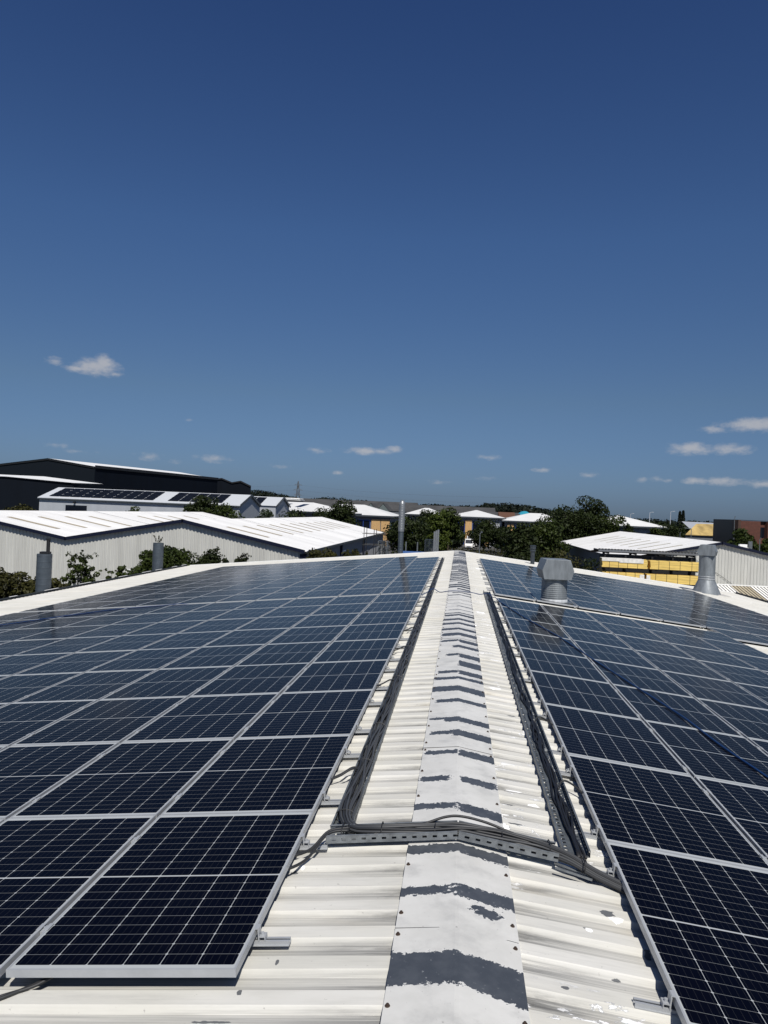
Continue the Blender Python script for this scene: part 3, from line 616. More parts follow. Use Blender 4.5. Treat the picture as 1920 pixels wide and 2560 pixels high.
b = MB(); b.lathe([(.155, 8.23), (.175, 8.24)] + spiral_profile(.175, 8.25, 9.86, .15, .004)[1:] + [(.17, 9.87), (.12, 10.0), (.12, 10.03), (0, 10.06)], 28); b.build('flue_sleeve', M('bright_spiral_duct', (.26, .275, .29), .4, .5, var=.1, scale=6), tp, wc=False)
dk = thing('extract_duct', 'fat grey spiral duct with thin black pipe on top beside the gutter', 'duct', (-15.3, 27.57, 0))
b = MB(); b.lathe(spiral_profile(.27, 3.0, 7.27, .21, .007) + [(.255, 7.275), (0, 7.28)], 36); b.build('duct_pipe', ductm, dk, wc=False)
b = MB(); b.box(-.13, .19, -.13, .13, 7.281, 7.36); b.tube([(.13, 0, 7.36), (.13, 0, 7.83)], .066, 14); b.box(.055, .20, -.07, .07, 7.80, 7.86); b.build('exhaust_pipe', blackmetal, dk, wc=False)
d2 = thing('extract_duct', 'grey spiral duct with a small weed growing out of its open top', 'duct', (-15.3, 38.55, 0))
b = MB(); b.lathe(spiral_profile(.265, 3.0, 7.28, .19, .006) + [(.25, 7.28), (.25, 7.1), (0, 7.1)], 36); b.build('duct_pipe', ductm, d2, wc=False)
def leaves(B, c, rad, n, size, rng, flat=1.):
    c = np.array(c); d = rng.normal(size=(n, 3)); d /= np.linalg.norm(d, axis=1)[:, None]; rr = rng.uniform(.35, 1, n)**.5
    P = c + d*rr[:, None]*np.array(rad); nr = d + rng.normal(size=(n, 3))*.7 + np.array([0, 0, .35]); nr /= np.linalg.norm(nr, axis=1)[:, None]
    t = np.cross(nr, rng.normal(size=(n, 3))); t /= np.linalg.norm(t, axis=1)[:, None]; q = np.cross(nr, t); s = size*rng.uniform(.6, 1.3, n)[:, None]
    V = np.stack([P-t*s, P-q*s*.55+nr*s*.12, P+t*s, P+q*s*.55+nr*s*.12], 1).reshape(-1, 3); B.append(V)
def leaf_obj(name, chunks, mat, parent=None):
    V = np.concatenate(chunks); n = len(V)//4; me = bpy.data.meshes.new(name)
    if parent is not None: V = V - np.array(parent_loc(parent))
    me.vertices.add(len(V)); me.vertices.foreach_set('co', V.ravel()); me.loops.add(4*n); me.loops.foreach_set('vertex_index', np.arange(4*n, dtype=np.int32))
    me.polygons.add(n); me.polygons.foreach_set('loop_start', np.arange(0, 4*n, 4, dtype=np.int32)); me.polygons.foreach_set('loop_total', np.full(n, 4, np.int32))
    me.materials.append(mat); me.update(calc_edges=True); o = bpy.data.objects.new(name, me); COL.objects.link(o); o.parent = parent; return o
rng = np.random.default_rng(3)
wd = thing('weed', 'small green weed sprouting from the top of the grey duct', 'plant', (-15.3, 38.55, 7.1)); ch = []
b = MB()
for (dx, dz) in ((-.28, .42), (.16, .30), (.02, .40)): 
    b.tube([(-15.28, 38.55, 7.1), (-15.28+dx*.4, 38.5, 7.28+dz*.5), (-15.28+dx, 38.48, 7.22+dz)], .008, 5)
    for k in range(5): leaves(ch, (-15.28+dx*(.4+.15*k), 38.5, 7.25+dz*(.3+.17*k)), (.05, .05, .05), 5, .05, rng)
b.build('stem', bark, wd); leaf_obj('leaves', ch, lf_olive, wd)

# ============================================================ ground
def sheet(name, x0, x1, y0, y1, z, mat):
    b = MB(); b.quad((x0, y0, z), (x1, y0, z), (x1, y1, z), (x0, y1, z)); return T(b.build(name, mat), kind='structure')
sheet('ground', -2500, 2500, -300, 4500, -.02, grassm)
sheet('road', -90, 75, -40, 330, 0, asphalt)
sheet('grass_verge', -20, 34, 128, 170, .006, grassm)
hill = MB(); xs = np.linspace(-900, 1500, 61); pr_ = lambda x: 15*math.exp(-((x+230)/190)**2) + 7*math.exp(-((x-80)/120)**2) + 2
for i in range(60):
    a, c = xs[i], xs[i+1]; hill.quad((a, 560, -1), (c, 560, -1), (c, 760, pr_(c)), (a, 760, pr_(a))); hill.quad((a, 760, pr_(a)), (c, 760, pr_(c)), (c, 1300, pr_(c)*.5), (a, 1300, pr_(a)*.5))
T(hill.build('hills', grassm), kind='structure')
# ============================================================ neighbouring buildings
def corr_wall(B, p0, p1, ztop, zbot, pitch=.33, dep=.035):
    p0, p1 = Vector(p0), Vector(p1); L = (p1-p0).length; t = (p1-p0)/L; n = Vector((t.y, -t.x, 0)); k = int(L/pitch); pr = []
    for i in range(k):
        for f, d in ((0, 0), (.38, 0), (.5, -dep), (.88, -dep)): pr.append(((i+f)*L/k, d))
    pr.append((L, 0)); b0 = len(B.v)
    for s, d in pr: q = p0 + t*s + n*d; B.v += [(q.x, q.y, zbot), (q.x, q.y, ztop(q.x, q.y))]
    for i in range(len(pr)-1): a = b0+2*i; B.f.append((a, a+2, a+3, a+1)); B.m.append(0)
def tri(x, pts):
    for (a, za), (c, zc) in zip(pts[:-1], pts[1:]):
        if a <= x <= c: return za+(zc-za)*(x-a)/(c-a)
    return pts[0][1] if x < pts[0][0] else pts[-1][1]
# --- twin-gabled grey warehouse
wh = thing('warehouse', 'twin gabled grey corrugated warehouse with white roof and navy trim beside the ducts', 'building', (-22, 61, 0))
prof = [(-52.2, 6.15), (-42.1, 8.0), (-32.0, 6.15), (-22.2, 8.02), (-12.15, 5.98)]; WF, WB = 61., 124.
b = MB(); corr_wall(b, (-52.2, WF, 0), (-12.2, WF, 0), lambda x, y: tri(x, prof)-.12, 0, .30, .05); b.build('wall', greyclad, wh)
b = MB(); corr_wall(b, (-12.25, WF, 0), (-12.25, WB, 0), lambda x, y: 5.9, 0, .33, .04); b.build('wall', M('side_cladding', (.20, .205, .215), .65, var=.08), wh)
b = MB(); b.quad((-52.2, WF, 0), (-52.2, WB, 0), (-52.2, WB, 6), (-52.2, WF, 6)); b.quad((-52.2, WB, 0), (-12.2, WB, 0), *[(x, WB, z-.1) for x, z in prof[::-1]]); b.build('wall', greyclad, wh)
for (xa, za), (xb, zb) in zip(prof[:-1], prof[1:]):
    b = MB(); ov = .22 if xb == -12.15 else 0
    b.prism([(xa, WF-.25, za), (xb+ov, WF-.25, zb-ov*.2), (xb+ov, WF-.25, zb-.05-ov*.2), (xa, WF-.25, za-.05)], (0, WB-WF+.5, 0)); b.build('roof', whiteroof, wh)
    b = MB(); b.prism([(xa-.05, WF-.33, za+.05), (xb+.05, WF-.33, zb+.05), (xb+.05, WF-.33, zb-.22), (xa-.05, WF-.33, za-.22)], (0, .07, 0)); b.build('verge_trim', navy, wh)
b = MB(); b.box(-11.95, -11.88, WF-.3, WB, 5.72, 5.95); b.build('gutter', darkmetal, wh)
for yy in (WF+.05, 80, 99): b = MB(); b.box(-12.24, -12.0, yy, yy+.35, 0, 5.7); b.build('downpipe', navy, wh)
b = MB(); b.box(-12.55, -12.2, WF-.06, WF+.1, 0, 5.7); b.build('corner_trim', navy, wh)
def strips(B_, x0, z0, x1, z1, ys, wdt, parent, t0, t1, mat, nm='rooflight'):
    for y in ys:
        b = MB(); xa, xb = x0+(x1-x0)*t0, x0+(x1-x0)*t1; za, zb = z0+(z1-z0)*t0+.02, z0+(z1-z0)*t1+.02
        b.quad((xa, y, za), (xb, y, zb), (xb, y+wdt, zb), (xa, y+wdt, za)); b.build(nm, mat, parent)
strips(None, -22.2, 8.02, -12.15, 5.98, [64+4.9*i for i in range(11)], .75, wh, .26, .62, beige)
strips(None, -42.1, 8.0, -32.0, 6.15, [64.5, 69.5, 74.5, 79.5, 92, 97, 102, 108], .75, wh, .26, .72, beige)
strips(None, -22.2, 8.02, -12.15, 5.98, [76.5, 93, 108], .09, wh, .0, .98, greyroof, 'sheet_joint')
strips(None, -42.1, 8.0, -32.0, 6.15, [86, 116], .12, wh, .0, .98, greyroof, 'sheet_joint')
for yy, z0_, z1_, w_ in ((66.5, 3.7, 4.6, .9), (70.2, 3.5, 5.0, 2.4), (84, 3.4, 4.8, 2)): b = MB(); b.box(-12.24, -12.17, yy, yy+w_, z0_, z1_); b.build('window', glassd, wh)
b = MB(); b.box(-12.22, -12.15, 81.5, 83.6, 3.7, 5.0); sg = b.build('sign_board', whitep, wh)
b = MB()
for i, wq in enumerate((.9, 1.2, .8)): b.box(-12.149, -12.140, 82.0, 82.0+wq, 4.66-.28*i, 4.75-.28*i)
b.build('lettering', navy, sg)
# --- right warehouse with timber canopy
w2 = thing('warehouse', 'single gabled pale grey warehouse with white roof behind the timber racks', 'building', (28.7, 88.8, 0))
p2 = [(18.5, 5.25), (28.75, 7.48), (39.6, 5.2)]; F2, B2 = 88.8, 143.
b = MB(); corr_wall(b, (18.6, F2, 0), (39.5, F2, 0), lambda x, y: tri(x, p2)-.1, 0, .34, .05); b.build('wall', greyclad, w2)
b = MB(); b.quad((18.6, B2, 0), (18.6, F2, 0), (18.6, F2, 5.2), (18.6, B2, 5.2)); b.quad((39.5, F2, 0), (39.5, B2, 0), (39.5, B2, 5.1), (39.5, F2, 5.1)); b.quad((39.5, B2, 0), (18.6, B2, 0), (18.6, B2, 5.2), (28.75, B2, 7.4), (39.5, B2, 5.1)); b.build('wall', midclad, w2)
for (xa, za), (xb, zb) in zip(p2[:-1], p2[1:]):
    b = MB(); ov = -.5 if xa == 18.5 else 0; b.prism([(xa+ov, F2-.25, za+ov*.2), (xb, F2-.25, zb), (xb, F2-.25, zb-.05), (xa+ov, F2-.25, za-.05+ov*.2)], (0, B2-F2+.5, 0)); b.build('roof', whiteroof, w2)
    b = MB(); b.prism([(xa-.05, F2-.33, za+.05), (xb+.05, F2-.33, zb+.05), (xb+.05, F2-.33, zb-.26), (xa-.05, F2-.33, za-.26)], (0, .07, 0)); b.build('verge_trim', navy, w2)
strips(None, 28.75, 7.48, 18.5, 5.25, [93+5.2*i for i in range(8)], .8, w2, .28, .66, M('weathered_rooflight', (.50, .47, .36), .5, var=.2, scale=.6))
b = MB(); b.beam((27.96, F2-.02, 4.62), (27.96, F2-.5, 4.7), .06, .06); b.beam((27.96, F2-.3, 4.75), (27.8, F2-.62, 4.5), .30, .12); b.beam((27.7, F2-.55, 4.55), (27.6, F2-.62, 4.2), .24, .2); b.build('floodlight', darkmetal, w2)
b = MB(); b.tube(spl([(25.9, F2-.08, 5.5), (28.6, F2-.08, 3.9), (30.6, F2-.08, 2.5)]), .02, 5); b.build('wall_cable', cablem, w2)
lt = thing('lean_to', 'low lean-to with ribbed white roof and a beige section against the pale warehouse wall', 'lean-to', (30, 86, 0))
b = MB(); b.box(24.6, 39.5, F2-9.2, F2-9.1, 0, .9); b.build('wall', greyclad, lt)
for xa, xb, mt in ((24.6, 29.9, whiteroofx), (29.9, 31.9, beige), (31.9, 39.5, whiteroofx)):
    b = MB(); b.prism([(xa, F2-.05, 2.75), (xa, F2-9.4, .95), (xa, F2-9.4, .90), (xa, F2-.05, 2.7)], (xb-xa-.01, 0, 0)); b.build('roof', mt, lt)
b = MB()
for x in np.arange(24.7, 39.4, .36): b.beam((x, F2-.06, 2.78), (x, F2-9.4, .97), .05, .05)
b.build('roof_rib', darkmetal, lt)
b = MB(); b.box(24.5, 39.5, F2-.16, F2-.06, 2.76, 2.90); b.build('flashing', whitep, lt)
cn = thing('timber_canopy', 'open dark steel canopy with grey fascia sheltering stacked timber', 'canopy', (19, 80, 0))
b = MB(); b.prism([(14.2, 80.0, 6.50), (14.2, F2-.3, 5.85), (14.2, F2-.3, 5.80), (14.2, 80, 6.45)], (10.4, 0, 0)); b.build('roof', greyroof, cn)
b = MB(); b.box(14.0, 24.7, 79.85, 79.99, 6.22, 6.46); b.build('fascia', M('grey_steel', (.16, .17, .185), .5, .3), cn)
b = MB()
for x in np.arange(14.0, 24.7, .31): b.box(x, x+.17, 79.8, 79.98, 6.46, 6.53)
b.build('sheet_edge', greyroof, cn)
for x in (14.9, 17.6, 20.4, 23.3): b = MB(); b.box(x, x+.22, 82.5, 82.8, 0, 6.35); b.box(x+.04, x+.18, 80.0, 88.4, 6.02, 6.22); b.build('post', blackmetal, cn)
rk = thing('cantilever_rack', 'black cantilever rack holding timber packs under the canopy', 'rack', (19, 79.5, 0))
for x in (14.6, 16.6, 19.2, 21.2, 23.0): b = MB(); b.box(x, x+.16, 79.9, 80.1, 0, 5.9); b.build('upright', blackmetal, rk)
for z in (2.0, 3.45, 4.78):
    for x in (14.6, 16.6, 19.2, 21.2, 23.0): b = MB(); b.box(x+.02, x+.14, 77.9, 79.9, z-.12, z); b.build('arm', blackmetal, rk)
b = MB(); b.box(14.2, 23.6, 80.3, 80.35, 1, 6.0); b.build('shade_panel', blackmetal, rk)  # black sheet added to paint in the deep shade under the canopy
PK = [(14.0, 18.35, 4.80, 5.66, 'timber pack with torn white wrap on its top, upper rack tier'), (18.58, 23.6, 4.80, 5.62, 'bare yellow timber pack on the upper rack tier beside the tall ventilator'),
      (14.1, 18.05, 3.47, 4.34, 'yellow timber pack with a wrapped end on the lower rack tier'), (18.3, 23.5, 3.47, 4.32, 'long yellow timber pack on the lower rack tier beside the tall ventilator'), (14.1, 18.2, 2.02, 2.85, 'timber pack at the bottom of the rack above the verge'), (18.4, 23.5, 2.02, 2.8, 'lowest long timber pack beside the ventilator cone')]
for i, (xa, xb, za, zb, lb) in enumerate(PK[:4]):
    root = thing('timber_pack', lb, 'timber', ((xa+xb)/2, 78.4, za), 'timber packs on the cantilever rack'); b = MB(); n = 5
    for k in range(n):
        h = (zb-za)/n
        for q in range(6): b.box(xa+.02*((k*7+q*3) % 4), xb-.02*((k*5+q) % 3), 77.75+q*.2, 77.75+q*.2+.193, za+k*h+.004, za+(k+1)*h-.003)
    b.build('boards', timber, root); b = MB()
    for f in (.16, .36, .56, .78): x = xa+(xb-xa)*f; b.box(x, x+.035, 77.735, 77.748, za-.02, zb+.015); b.box(x, x+.035, 77.75, 78.95, zb+.002, zb+.012)
    b.build('strap', blackmetal, root)
    if i == 0:
        b = MB(); b.box(xa-.02, xb-.35, 77.72, 78.98, zb+.013, zb+.03); b.box(xa-.02, xa+(xb-xa)*.38, 77.71, 77.724, zb-.26, zb+.02); b.box(xa+(xb-xa)*.38, xb-.4, 77.71, 77.724, zb-.36, zb+.02); b.build('plastic_wrap', wrap, root)
    if i in (2, 3):
        b = MB(); q = (xb-.42, xb+.02) if i == 2 else (xa-.02, xa+.34); b.box(q[0], q[1], 77.71, 77.724, za+.3, zb-.12); b.build('plastic_wrap', wrap, root)
# --- dark sheds on the skyline
s1 = thing('distribution_shed', 'huge navy distribution shed with a pale roof edge on the skyline', 'building', (-105, 215, 0))
A0 = Vector((-93.9, 191.8, 0)); D1 = Vector((10.2, 43.2, 0)).normalized(); D0 = Vector((-D1.y, D1.x, 0))    # along the long side, along the gable
ze, zr = 17.4, 19.3; Wd, Ln = 46., 60.
c0, c1_, c2_, c3 = A0, A0+D0*Wd, A0+D1*Ln, A0+D0*Wd+D1*Ln; g0_, g1_ = A0+D0*15.0, A0+D0*15.0+D1*Ln
zz = lambda p, z: (p.x, p.y, z)
b = MB(); b.quad(zz(c1_, 0), zz(c0, 0), zz(c0, ze), zz(g0_, zr), zz(c1_, ze-1.6)); b.build('gable_wall', M('navy_gable_sunlit', (.0050, .0080, .0125), .7, spec=.2, var=.08), s1)  # lighter navy than the side wall, sunlight on the gable put into the colour
b = MB(); b.quad(zz(c0, 0), zz(c2_, 0), zz(c2_, ze), zz(c0, ze)); b.build('side_wall', navyclad, s1)
b = MB(); b.quad(zz(c0-D1*.3, ze+.35), zz(c2_, ze+.35), zz(g1_, zr+.35), zz(g0_-D1*.3, zr+.35)); b.quad(zz(g0_-D1*.3, zr+.35), zz(g1_, zr+.35), zz(c3, ze-1.2), zz(c1_-D1*.3, ze-1.2)); b.build('roof', whitep, s1)
b = MB(); b.beam(zz(c0, ze+.12), zz(g0_, zr+.12), .4, .5); b.beam(zz(g0_, zr+.12), zz(c1_, ze-1.45), .4, .5); b.build('verge_trim', blackmetal, s1)
b = MB(); b.beam(zz(c0+D0*-.2, ze+.33), zz(c2_+D0*-.2, ze+.33), .3, .75); b.build('gutter', blackmetal, s1)
s3 = thing('distribution_shed', 'navy shed with two low gables at the end of the skyline sheds', 'building', (-75, 255, 0))
pts3 = [(-85.4, 17.2), (-80.8, 18.0), (-77.2, 16.7), (-74.2, 17.3), (-70.6, 15.75)]
b = MB(); b.quad((-70.6, 257, 0), *[(x, 257, z) for x, z in pts3[::-1]], (-85.4, 257, 0)); b.build('gable_wall', navyclad, s3)
b = MB()
for (xa, za), (xb, zb) in zip(pts3[:-1], pts3[1:]): b.quad((xa, 256.8, za+.25), (xb, 256.8, zb+.25), (xb-16, 297, zb+.25), (xa-16, 297, za+.25))
b.build('roof', M('mid_roof', (.35, .36, .36), .7), s3)
b = MB()
for (xa, za), (xb, zb) in zip(pts3[:-1], pts3[1:]): b.beam((xa, 256.8, za+.1), (xb, 256.8, zb+.1), .3, .45)
b.build('verge_trim', blackmetal, s3)
s2 = thing('distribution_shed', 'low black shed with a curved white roof edge before the huge navy shed', 'building', (-90, 155, 0))
b = MB(); b.quad((-120, 150, 0), (-79.5, 153, 0), (-79.5, 153, 12.45), (-93, 152, 13.15), (-120, 150, 13.3)); b.quad((-79.5, 153, 0), (-77, 185, 0), (-77, 185, 12.4), (-79.5, 153, 12.4)); b.build('wall', navyclad, s2)
b = MB(); b.quad((-120, 149.6, 13.45), (-93, 151.6, 13.3), (-93, 166, 14.0), (-120, 166, 14.2)); b.quad((-93, 151.6, 13.3), (-79.2, 152.6, 12.55), (-79.2, 166, 12.85), (-93, 166, 14.0)); b.build('roof', whitep, s2)
# --- white unit with roof panels
s4 = thing('office_unit', 'long pale unit with dark solar panels along its roof below the navy sheds', 'building', (-55, 138, 0))
X0, X1, Y0_, Y1_, e4, r4 = -75.6, -38.6, 133.6, 147.5, 9.33, 11.25; ym = 140.5
b = MB(); b.quad((X0, Y0_, 0), (X1, Y0_, 0), (X1, Y0_, e4), (X0, Y0_, e4)); b.quad((X1, Y0_, 0), (X1, Y1_, 0), (X1, Y1_, e4), (X1, ym, r4), (X1, Y0_, e4)); b.quad((X0, Y1_, 0), (X0, Y0_, 0), (X0, Y0_, e4), (X0, ym, r4), (X0, Y1_, e4)); b.build('wall', paleclad, s4)
b = MB(); b.prism([(X0-.2, Y0_-.3, e4), (X0-.2, ym, r4+.1), (X0-.2, ym, r4), (X0-.2, Y0_-.3, e4-.12)], (X1-X0+.4, 0, 0)); b.prism([(X0-.2, ym, r4+.1), (X0-.2, Y1_, e4+.1), (X0-.2, Y1_, e4), (X0-.2, ym, r4)], (X1-X0+.4, 0, 0)); b.build('roof', M('pale_roof', (.50, .52, .54), .55, var=.04), s4)
b = MB(); b.box(X0-.2, X1+.2, Y0_-.42, Y0_-.3, e4-.30, e4-.10); b.build('gutter', darkmetal, s4)
b = MB(); b.beam((X1+.25, Y0_-.3, e4-.05), (X1+.25, ym, r4), .12, .4); b.beam((X1+.25, ym, r4), (X1+.25, Y1_, e4), .12, .4); b.build('verge_trim', darkmetal, s4)
M_far = M('matt_solar_cells', (.006, .007, .010), .5, spec=.12)
def roof_panels(parent, xa, xb, ya, yb, za, zb, cols, rows):
    for i in range(cols):
        b = MB()
        for j in range(rows):
            x0, x1 = xa+(xb-xa)*i/cols+.06, xa+(xb-xa)*(i+1)/cols-.06; t0, t1 = (j+.06)/rows, (j+.94)/rows
            b.quad((x0, ya+(yb-ya)*t0, za+(zb-za)*t0), (x1, ya+(yb-ya)*t0, za+(zb-za)*t0), (x1, ya+(yb-ya)*t1, za+(zb-za)*t1), (x0, ya+(yb-ya)*t1, za+(zb-za)*t1))
        b.build('roof_panel', M_far, parent)
roof_panels(s4, -74.2, -54.6, 134.1, 140.0, 9.63, 11.29, 10, 4); roof_panels(s4, -52.0, -42.0, 134.1, 140.0, 9.63, 11.29, 5, 4)
b = MB(); b.box(-70.6, -66.6, Y0_-.05, Y0_-.01, 6.5, 8.15); b.build('loading_door', glassd, s4)
for x in (-54, -49.3, -47.2): b = MB(); b.box(x, x+1.8, Y0_-.05, Y0_-.01, 6.6, 7.6); b.build('window', glassd, s4)
b = MB(); b.box(-69, -68.7, Y0_-.5, Y0_, 8.5, 8.8); b.build('wall_lamp', blackmetal, s4)
s5 = thing('office_unit', 'second pale gabled unit with roof panels behind the long pale unit', 'building', (-48, 165, 0))
b = MB(); b.quad((-60, 160, 0), (-38.5, 160, 0), (-38.5, 160, 9.5), (-60, 160, 9.5)); b.quad((-38.5, 160, 0), (-38.5, 173, 0), (-38.5, 173, 9.5), (-38.5, 166.5, 11.35), (-38.5, 160, 9.5)); b.build('wall', paleclad, s5)
b = MB(); b.quad((-60, 159.7, 9.5), (-38.3, 159.7, 9.5), (-38.3, 166.5, 11.45), (-60, 166.5, 11.45)); b.quad((-60, 166.5, 11.45), (-38.3, 166.5, 11.45), (-38.3, 173, 9.5), (-60, 173, 9.5)); b.build('roof', bpy.data.materials['pale_roof'], s5)
b = MB(); b.beam((-38.2, 159.7, 9.45), (-38.2, 166.5, 11.4), .12, .4); b.beam((-38.2, 166.5, 11.4), (-38.2, 173, 9.4), .12, .4); b.build('verge_trim', darkmetal, s5)
roof_panels(s5, -56, -41.8, 160.6, 165.9, 9.82, 11.34, 7, 4)
# --- business park: white hipped roofs on yellow brick and blue glazing
def hip_unit(label, p0, p1, depth, ze, zr, ridge, segs, over=1.0, side=None):
    """front wall from p0 to p1; ridge = (inset from p0, inset from p1, distance back)"""
    p0, p1 = Vector((*p0, 0)), Vector((*p1, 0)); L = (p1-p0).length; t = (p1-p0)/L; n = Vector((-t.y, t.x, 0))
    root = thing('office_block', label, 'building', tuple((p0+p1)/2 + n*depth/2)); P = lambda s, d, z: tuple((p0 + t*s + n*d) + Vector((0, 0, z)))
    b = MB(); b.quad(P(0, 0, 0), P(L, 0, 0), P(L, 0, ze), P(0, 0, ze)); b.quad(P(L, 0, 0), P(L, depth, 0), P(L, depth, ze), P(L, 0, ze)); b.quad(P(0, depth, 0), P(0, 0, 0), P(0, 0, ze), P(0, depth, ze)); b.quad(P(L, depth, 0), P(0, depth, 0), P(0, depth, ze), P(L, depth, ze)); b.build('wall', midclad, root)
    o = over; a, c, d_, e_ = P(-o, -o, ze), P(L+o, -o, ze), P(L+o, depth+o, ze), P(-o, depth+o, ze); r0, r1 = P(ridge[0], ridge[2], zr), P(L-ridge[1], ridge[2], zr)
    b = MB(); b.quad(a, c, r1, r0); b.quad(c, d_, r1); b.quad(d_, e_, r0, r1); b.quad(e_, a, r0); b.build('roof', M_hip, root)
    b = MB(); 
    for q, w_ in ((a, c), (c, d_), (e_, a)): b.beam(Vector(q)+Vector((0, 0, -.22)), Vector(w_)+Vector((0, 0, -.22)), .2, .40)
    b.quad(P(-o, -o, ze-.4), P(-o, 0, ze-.4), P(L+o, 0, ze-.4), P(L+o, -o, ze-.4)); b.build('fascia', darkmetal, root)
    for (sa, sb, kind) in segs:
        b = MB()
        if kind == 'pier': b.prism([P(sa, -.30, 0), P(sb, -.30, 0), P(sb, -.02, 0), P(sa, -.02, 0)], (0, 0, ze-1.0)); b.build('brick_pier', brickY, root)
        elif kind == 'white': b.prism([P(sa, -.12, 0), P(sb, -.12, 0), P(sb, -.02, 0), P(sa, -.02, 0)], (0, 0, ze-.8)); b.build('wall_panel', paleclad, root)
        elif kind == 'clad': corr_wall(b, P(sa, -.1, 0), P(sb, -.1, 0), lambda x, y: ze-.5, 0, .5, .06); b.build('ribbed_panel', M_rib, root)
        else:
            b.prism([P(sa, -.10, .6), P(sb, -.10, .6), P(sb, -.04, .6), P(sa, -.04, .6)], (0, 0, ze-2.0)); wn = b.build('window', glassd, root); b = MB(); m_ = max(2, round((sb-sa)/1.9))
            for i in range(m_+1): q = sa+(sb-sa)*i/m_; b.beam(P(q, -.14, .6), P(q, -.14, ze-1.4), .12, .10)
            for z in (.6, (ze-.8)*.52, ze-1.4): b.beam(P(sa, -.14, z), P(sb, -.14, z), .12, .14)
            b.build('window_frame', bluef, wn)
    return root, P
M_hip = M('white_membrane_roof', (.68, .68, .66), .55, var=.05, scale=.3); M_rib = M('ribbed_grey', (.17, .185, .21), .6)
h1, P = hip_unit('long white hipped roof with two dark rooflights behind the grey warehouse', (-58.5, 200), (-33, 178), 12, 8.55, 10.75, (13, 9, 6), [(0, 16, 'clad'), (16.4, 17.2, 'pier'), (18.3, 19.1, 'pier'), (20, 33, 'clad')])
for s_ in (.50, .70):
    b = MB(); L = 33.7; f0, f1 = .42, .78; q = lambda s, f: P(s*L, -1+7*f, 8.58+2.2*f); b.quad(q(s_-.035, f0), q(s_+.035, f0), q(s_+.045, f1), q(s_-.025, f1)); b.build('rooflight', glassd, h1)
hip_unit('white hipped office with blue glazing beyond the scaffold tower', (-43, 208), (-18.5, 208), 30, 8.1, 10.95, (9, 9, 15), [(0, 11, 'glass'), (11.4, 13, 'pier'), (13.5, 19, 'glass'), (19.4, 21.8, 'pier'), (22, 24.3, 'pier')])
hip_unit('small white pyramid roof between the silver flue and the pale green tree', (-17, 252), (-5.5, 252), 22, 8.8, 11.0, (5, 5, 11), [(0, 11, 'glass')])
hip_unit('white pyramid roofed office with yellow brick piers behind the parked vans', (-2.6, 234), (12.6, 234), 28, 8.75, 10.85, (7.5, 7.2, 14.1), [(.2, 4.1, 'glass'), (4.3, 6.2, 'pier'), (6.5, 10.2, 'glass'), (10.3, 11.6, 'pier'), (11.7, 15, 'white')])
hip_unit('white hipped office beside the pyramid office, half hidden by big trees', (13.3, 230), (32, 230), 26, 8.1, 10.6, (8, 7, 12), [(.6, 1.3, 'pier'), (1.6, 2.4, 'pier'), (3, 18, 'glass')])
hip_unit('white hipped roof with one rooflight below the row of motorway lamps', (35.5, 204), (51.6, 204), 24, 8.15, 10.75, (6, 9, 9), [(0, 2, 'pier'), (2.2, 9, 'glass'), (10, 16, 'clad')])
# --- far grey works
def long_shed(label, x0, x1, y0, y1, ze, zr, mr=None, mw=None, name='factory_shed'):
    root = thing(name, label, 'building', ((x0+x1)/2, (y0+y1)/2, 0)); ym_ = (y0+y1)/2
    b = MB(); b.quad((x0, y0, 0), (x1, y0, 0), (x1, y0, ze), (x0, y0, ze)); b.quad((x1, y0, 0), (x1, y1, 0), (x1, y1, ze), (x1, ym_, zr), (x1, y0, ze)); b.quad((x0, y1, 0), (x0, y0, 0), (x0, y0, ze), (x0, ym_, zr), (x0, y1, ze)); b.build('wall', mw or midclad, root)
    b = MB(); b.quad((x0, y0-.4, ze), (x1, y0-.4, ze), (x1, ym_, zr), (x0, ym_, zr)); b.quad((x0, ym_, zr), (x1, ym_, zr), (x1, y1, ze), (x0, y1, ze)); b.build('roof', mr or greyroof, root); return root
long_shed('long weathered grey factory roof below the pylon', -96, -22, 385, 420, 9.5, 14.3)
long_shed('weathered grey factory roof behind the silver flue', -24, 16, 350, 380, 9.0, 12.9)
long_shed('low dark factory roof in front of the wooded hill', 10, 62, 380, 410, 8.5, 11.2)
long_shed('brown tiled roof beside the turquoise roof', 16.3, 23.2, 330, 345, 8.4, 11.0, brownroof, brickR, 'tiled_building')
tq = thing('turquoise_building', 'small turquoise curved roof against the wooded hill', 'building', (27.6, 345, 0)); b = MB()
for i in range(8):
    a, c = i/8, (i+1)/8; f = lambda u: (25.8+3.7*u, 9.2+2.6*math.sin(math.pi*(.18+.55*u))); b.quad((f(a)[0], 340, f(a)[1]), (f(c)[0], 340, f(c)[1]), (f(c)[0], 352, f(c)[1]), (f(a)[0], 352, f(a)[1])); b.quad((f(a)[0], 340, 0), (f(c)[0], 340, 0), (f(c)[0], 340, f(c)[1]), (f(a)[0], 340, f(a)[1]))
b.build('roof', turq, tq)
tg = thing('twin_gable_shed', 'pair of small slate green gables behind the blue glazed office', 'building', (-32, 300, 0)); b = MB()
for x in (-34.6, -29.8): b.quad((x-2.5, 300, 0), (x+2.5, 300, 0), (x+2.5, 300, 9.4), (x, 300, 12.2), (x-2.5, 300, 9.4)); 
b.build('gable_wall', M('slate_green', (.10, .125, .125), .6), tg); b = MB()
for x in (-34.6, -29.8): b.quad((x-2.5, 299.8, 9.5), (x, 299.8, 12.35), (x, 318, 12.35), (x-2.5, 318, 9.5)); b.quad((x, 299.8, 12.35), (x+2.5, 299.8, 9.5), (x+2.5, 318, 9.5), (x, 318, 12.35))
b.build('roof', greyroof, tg)
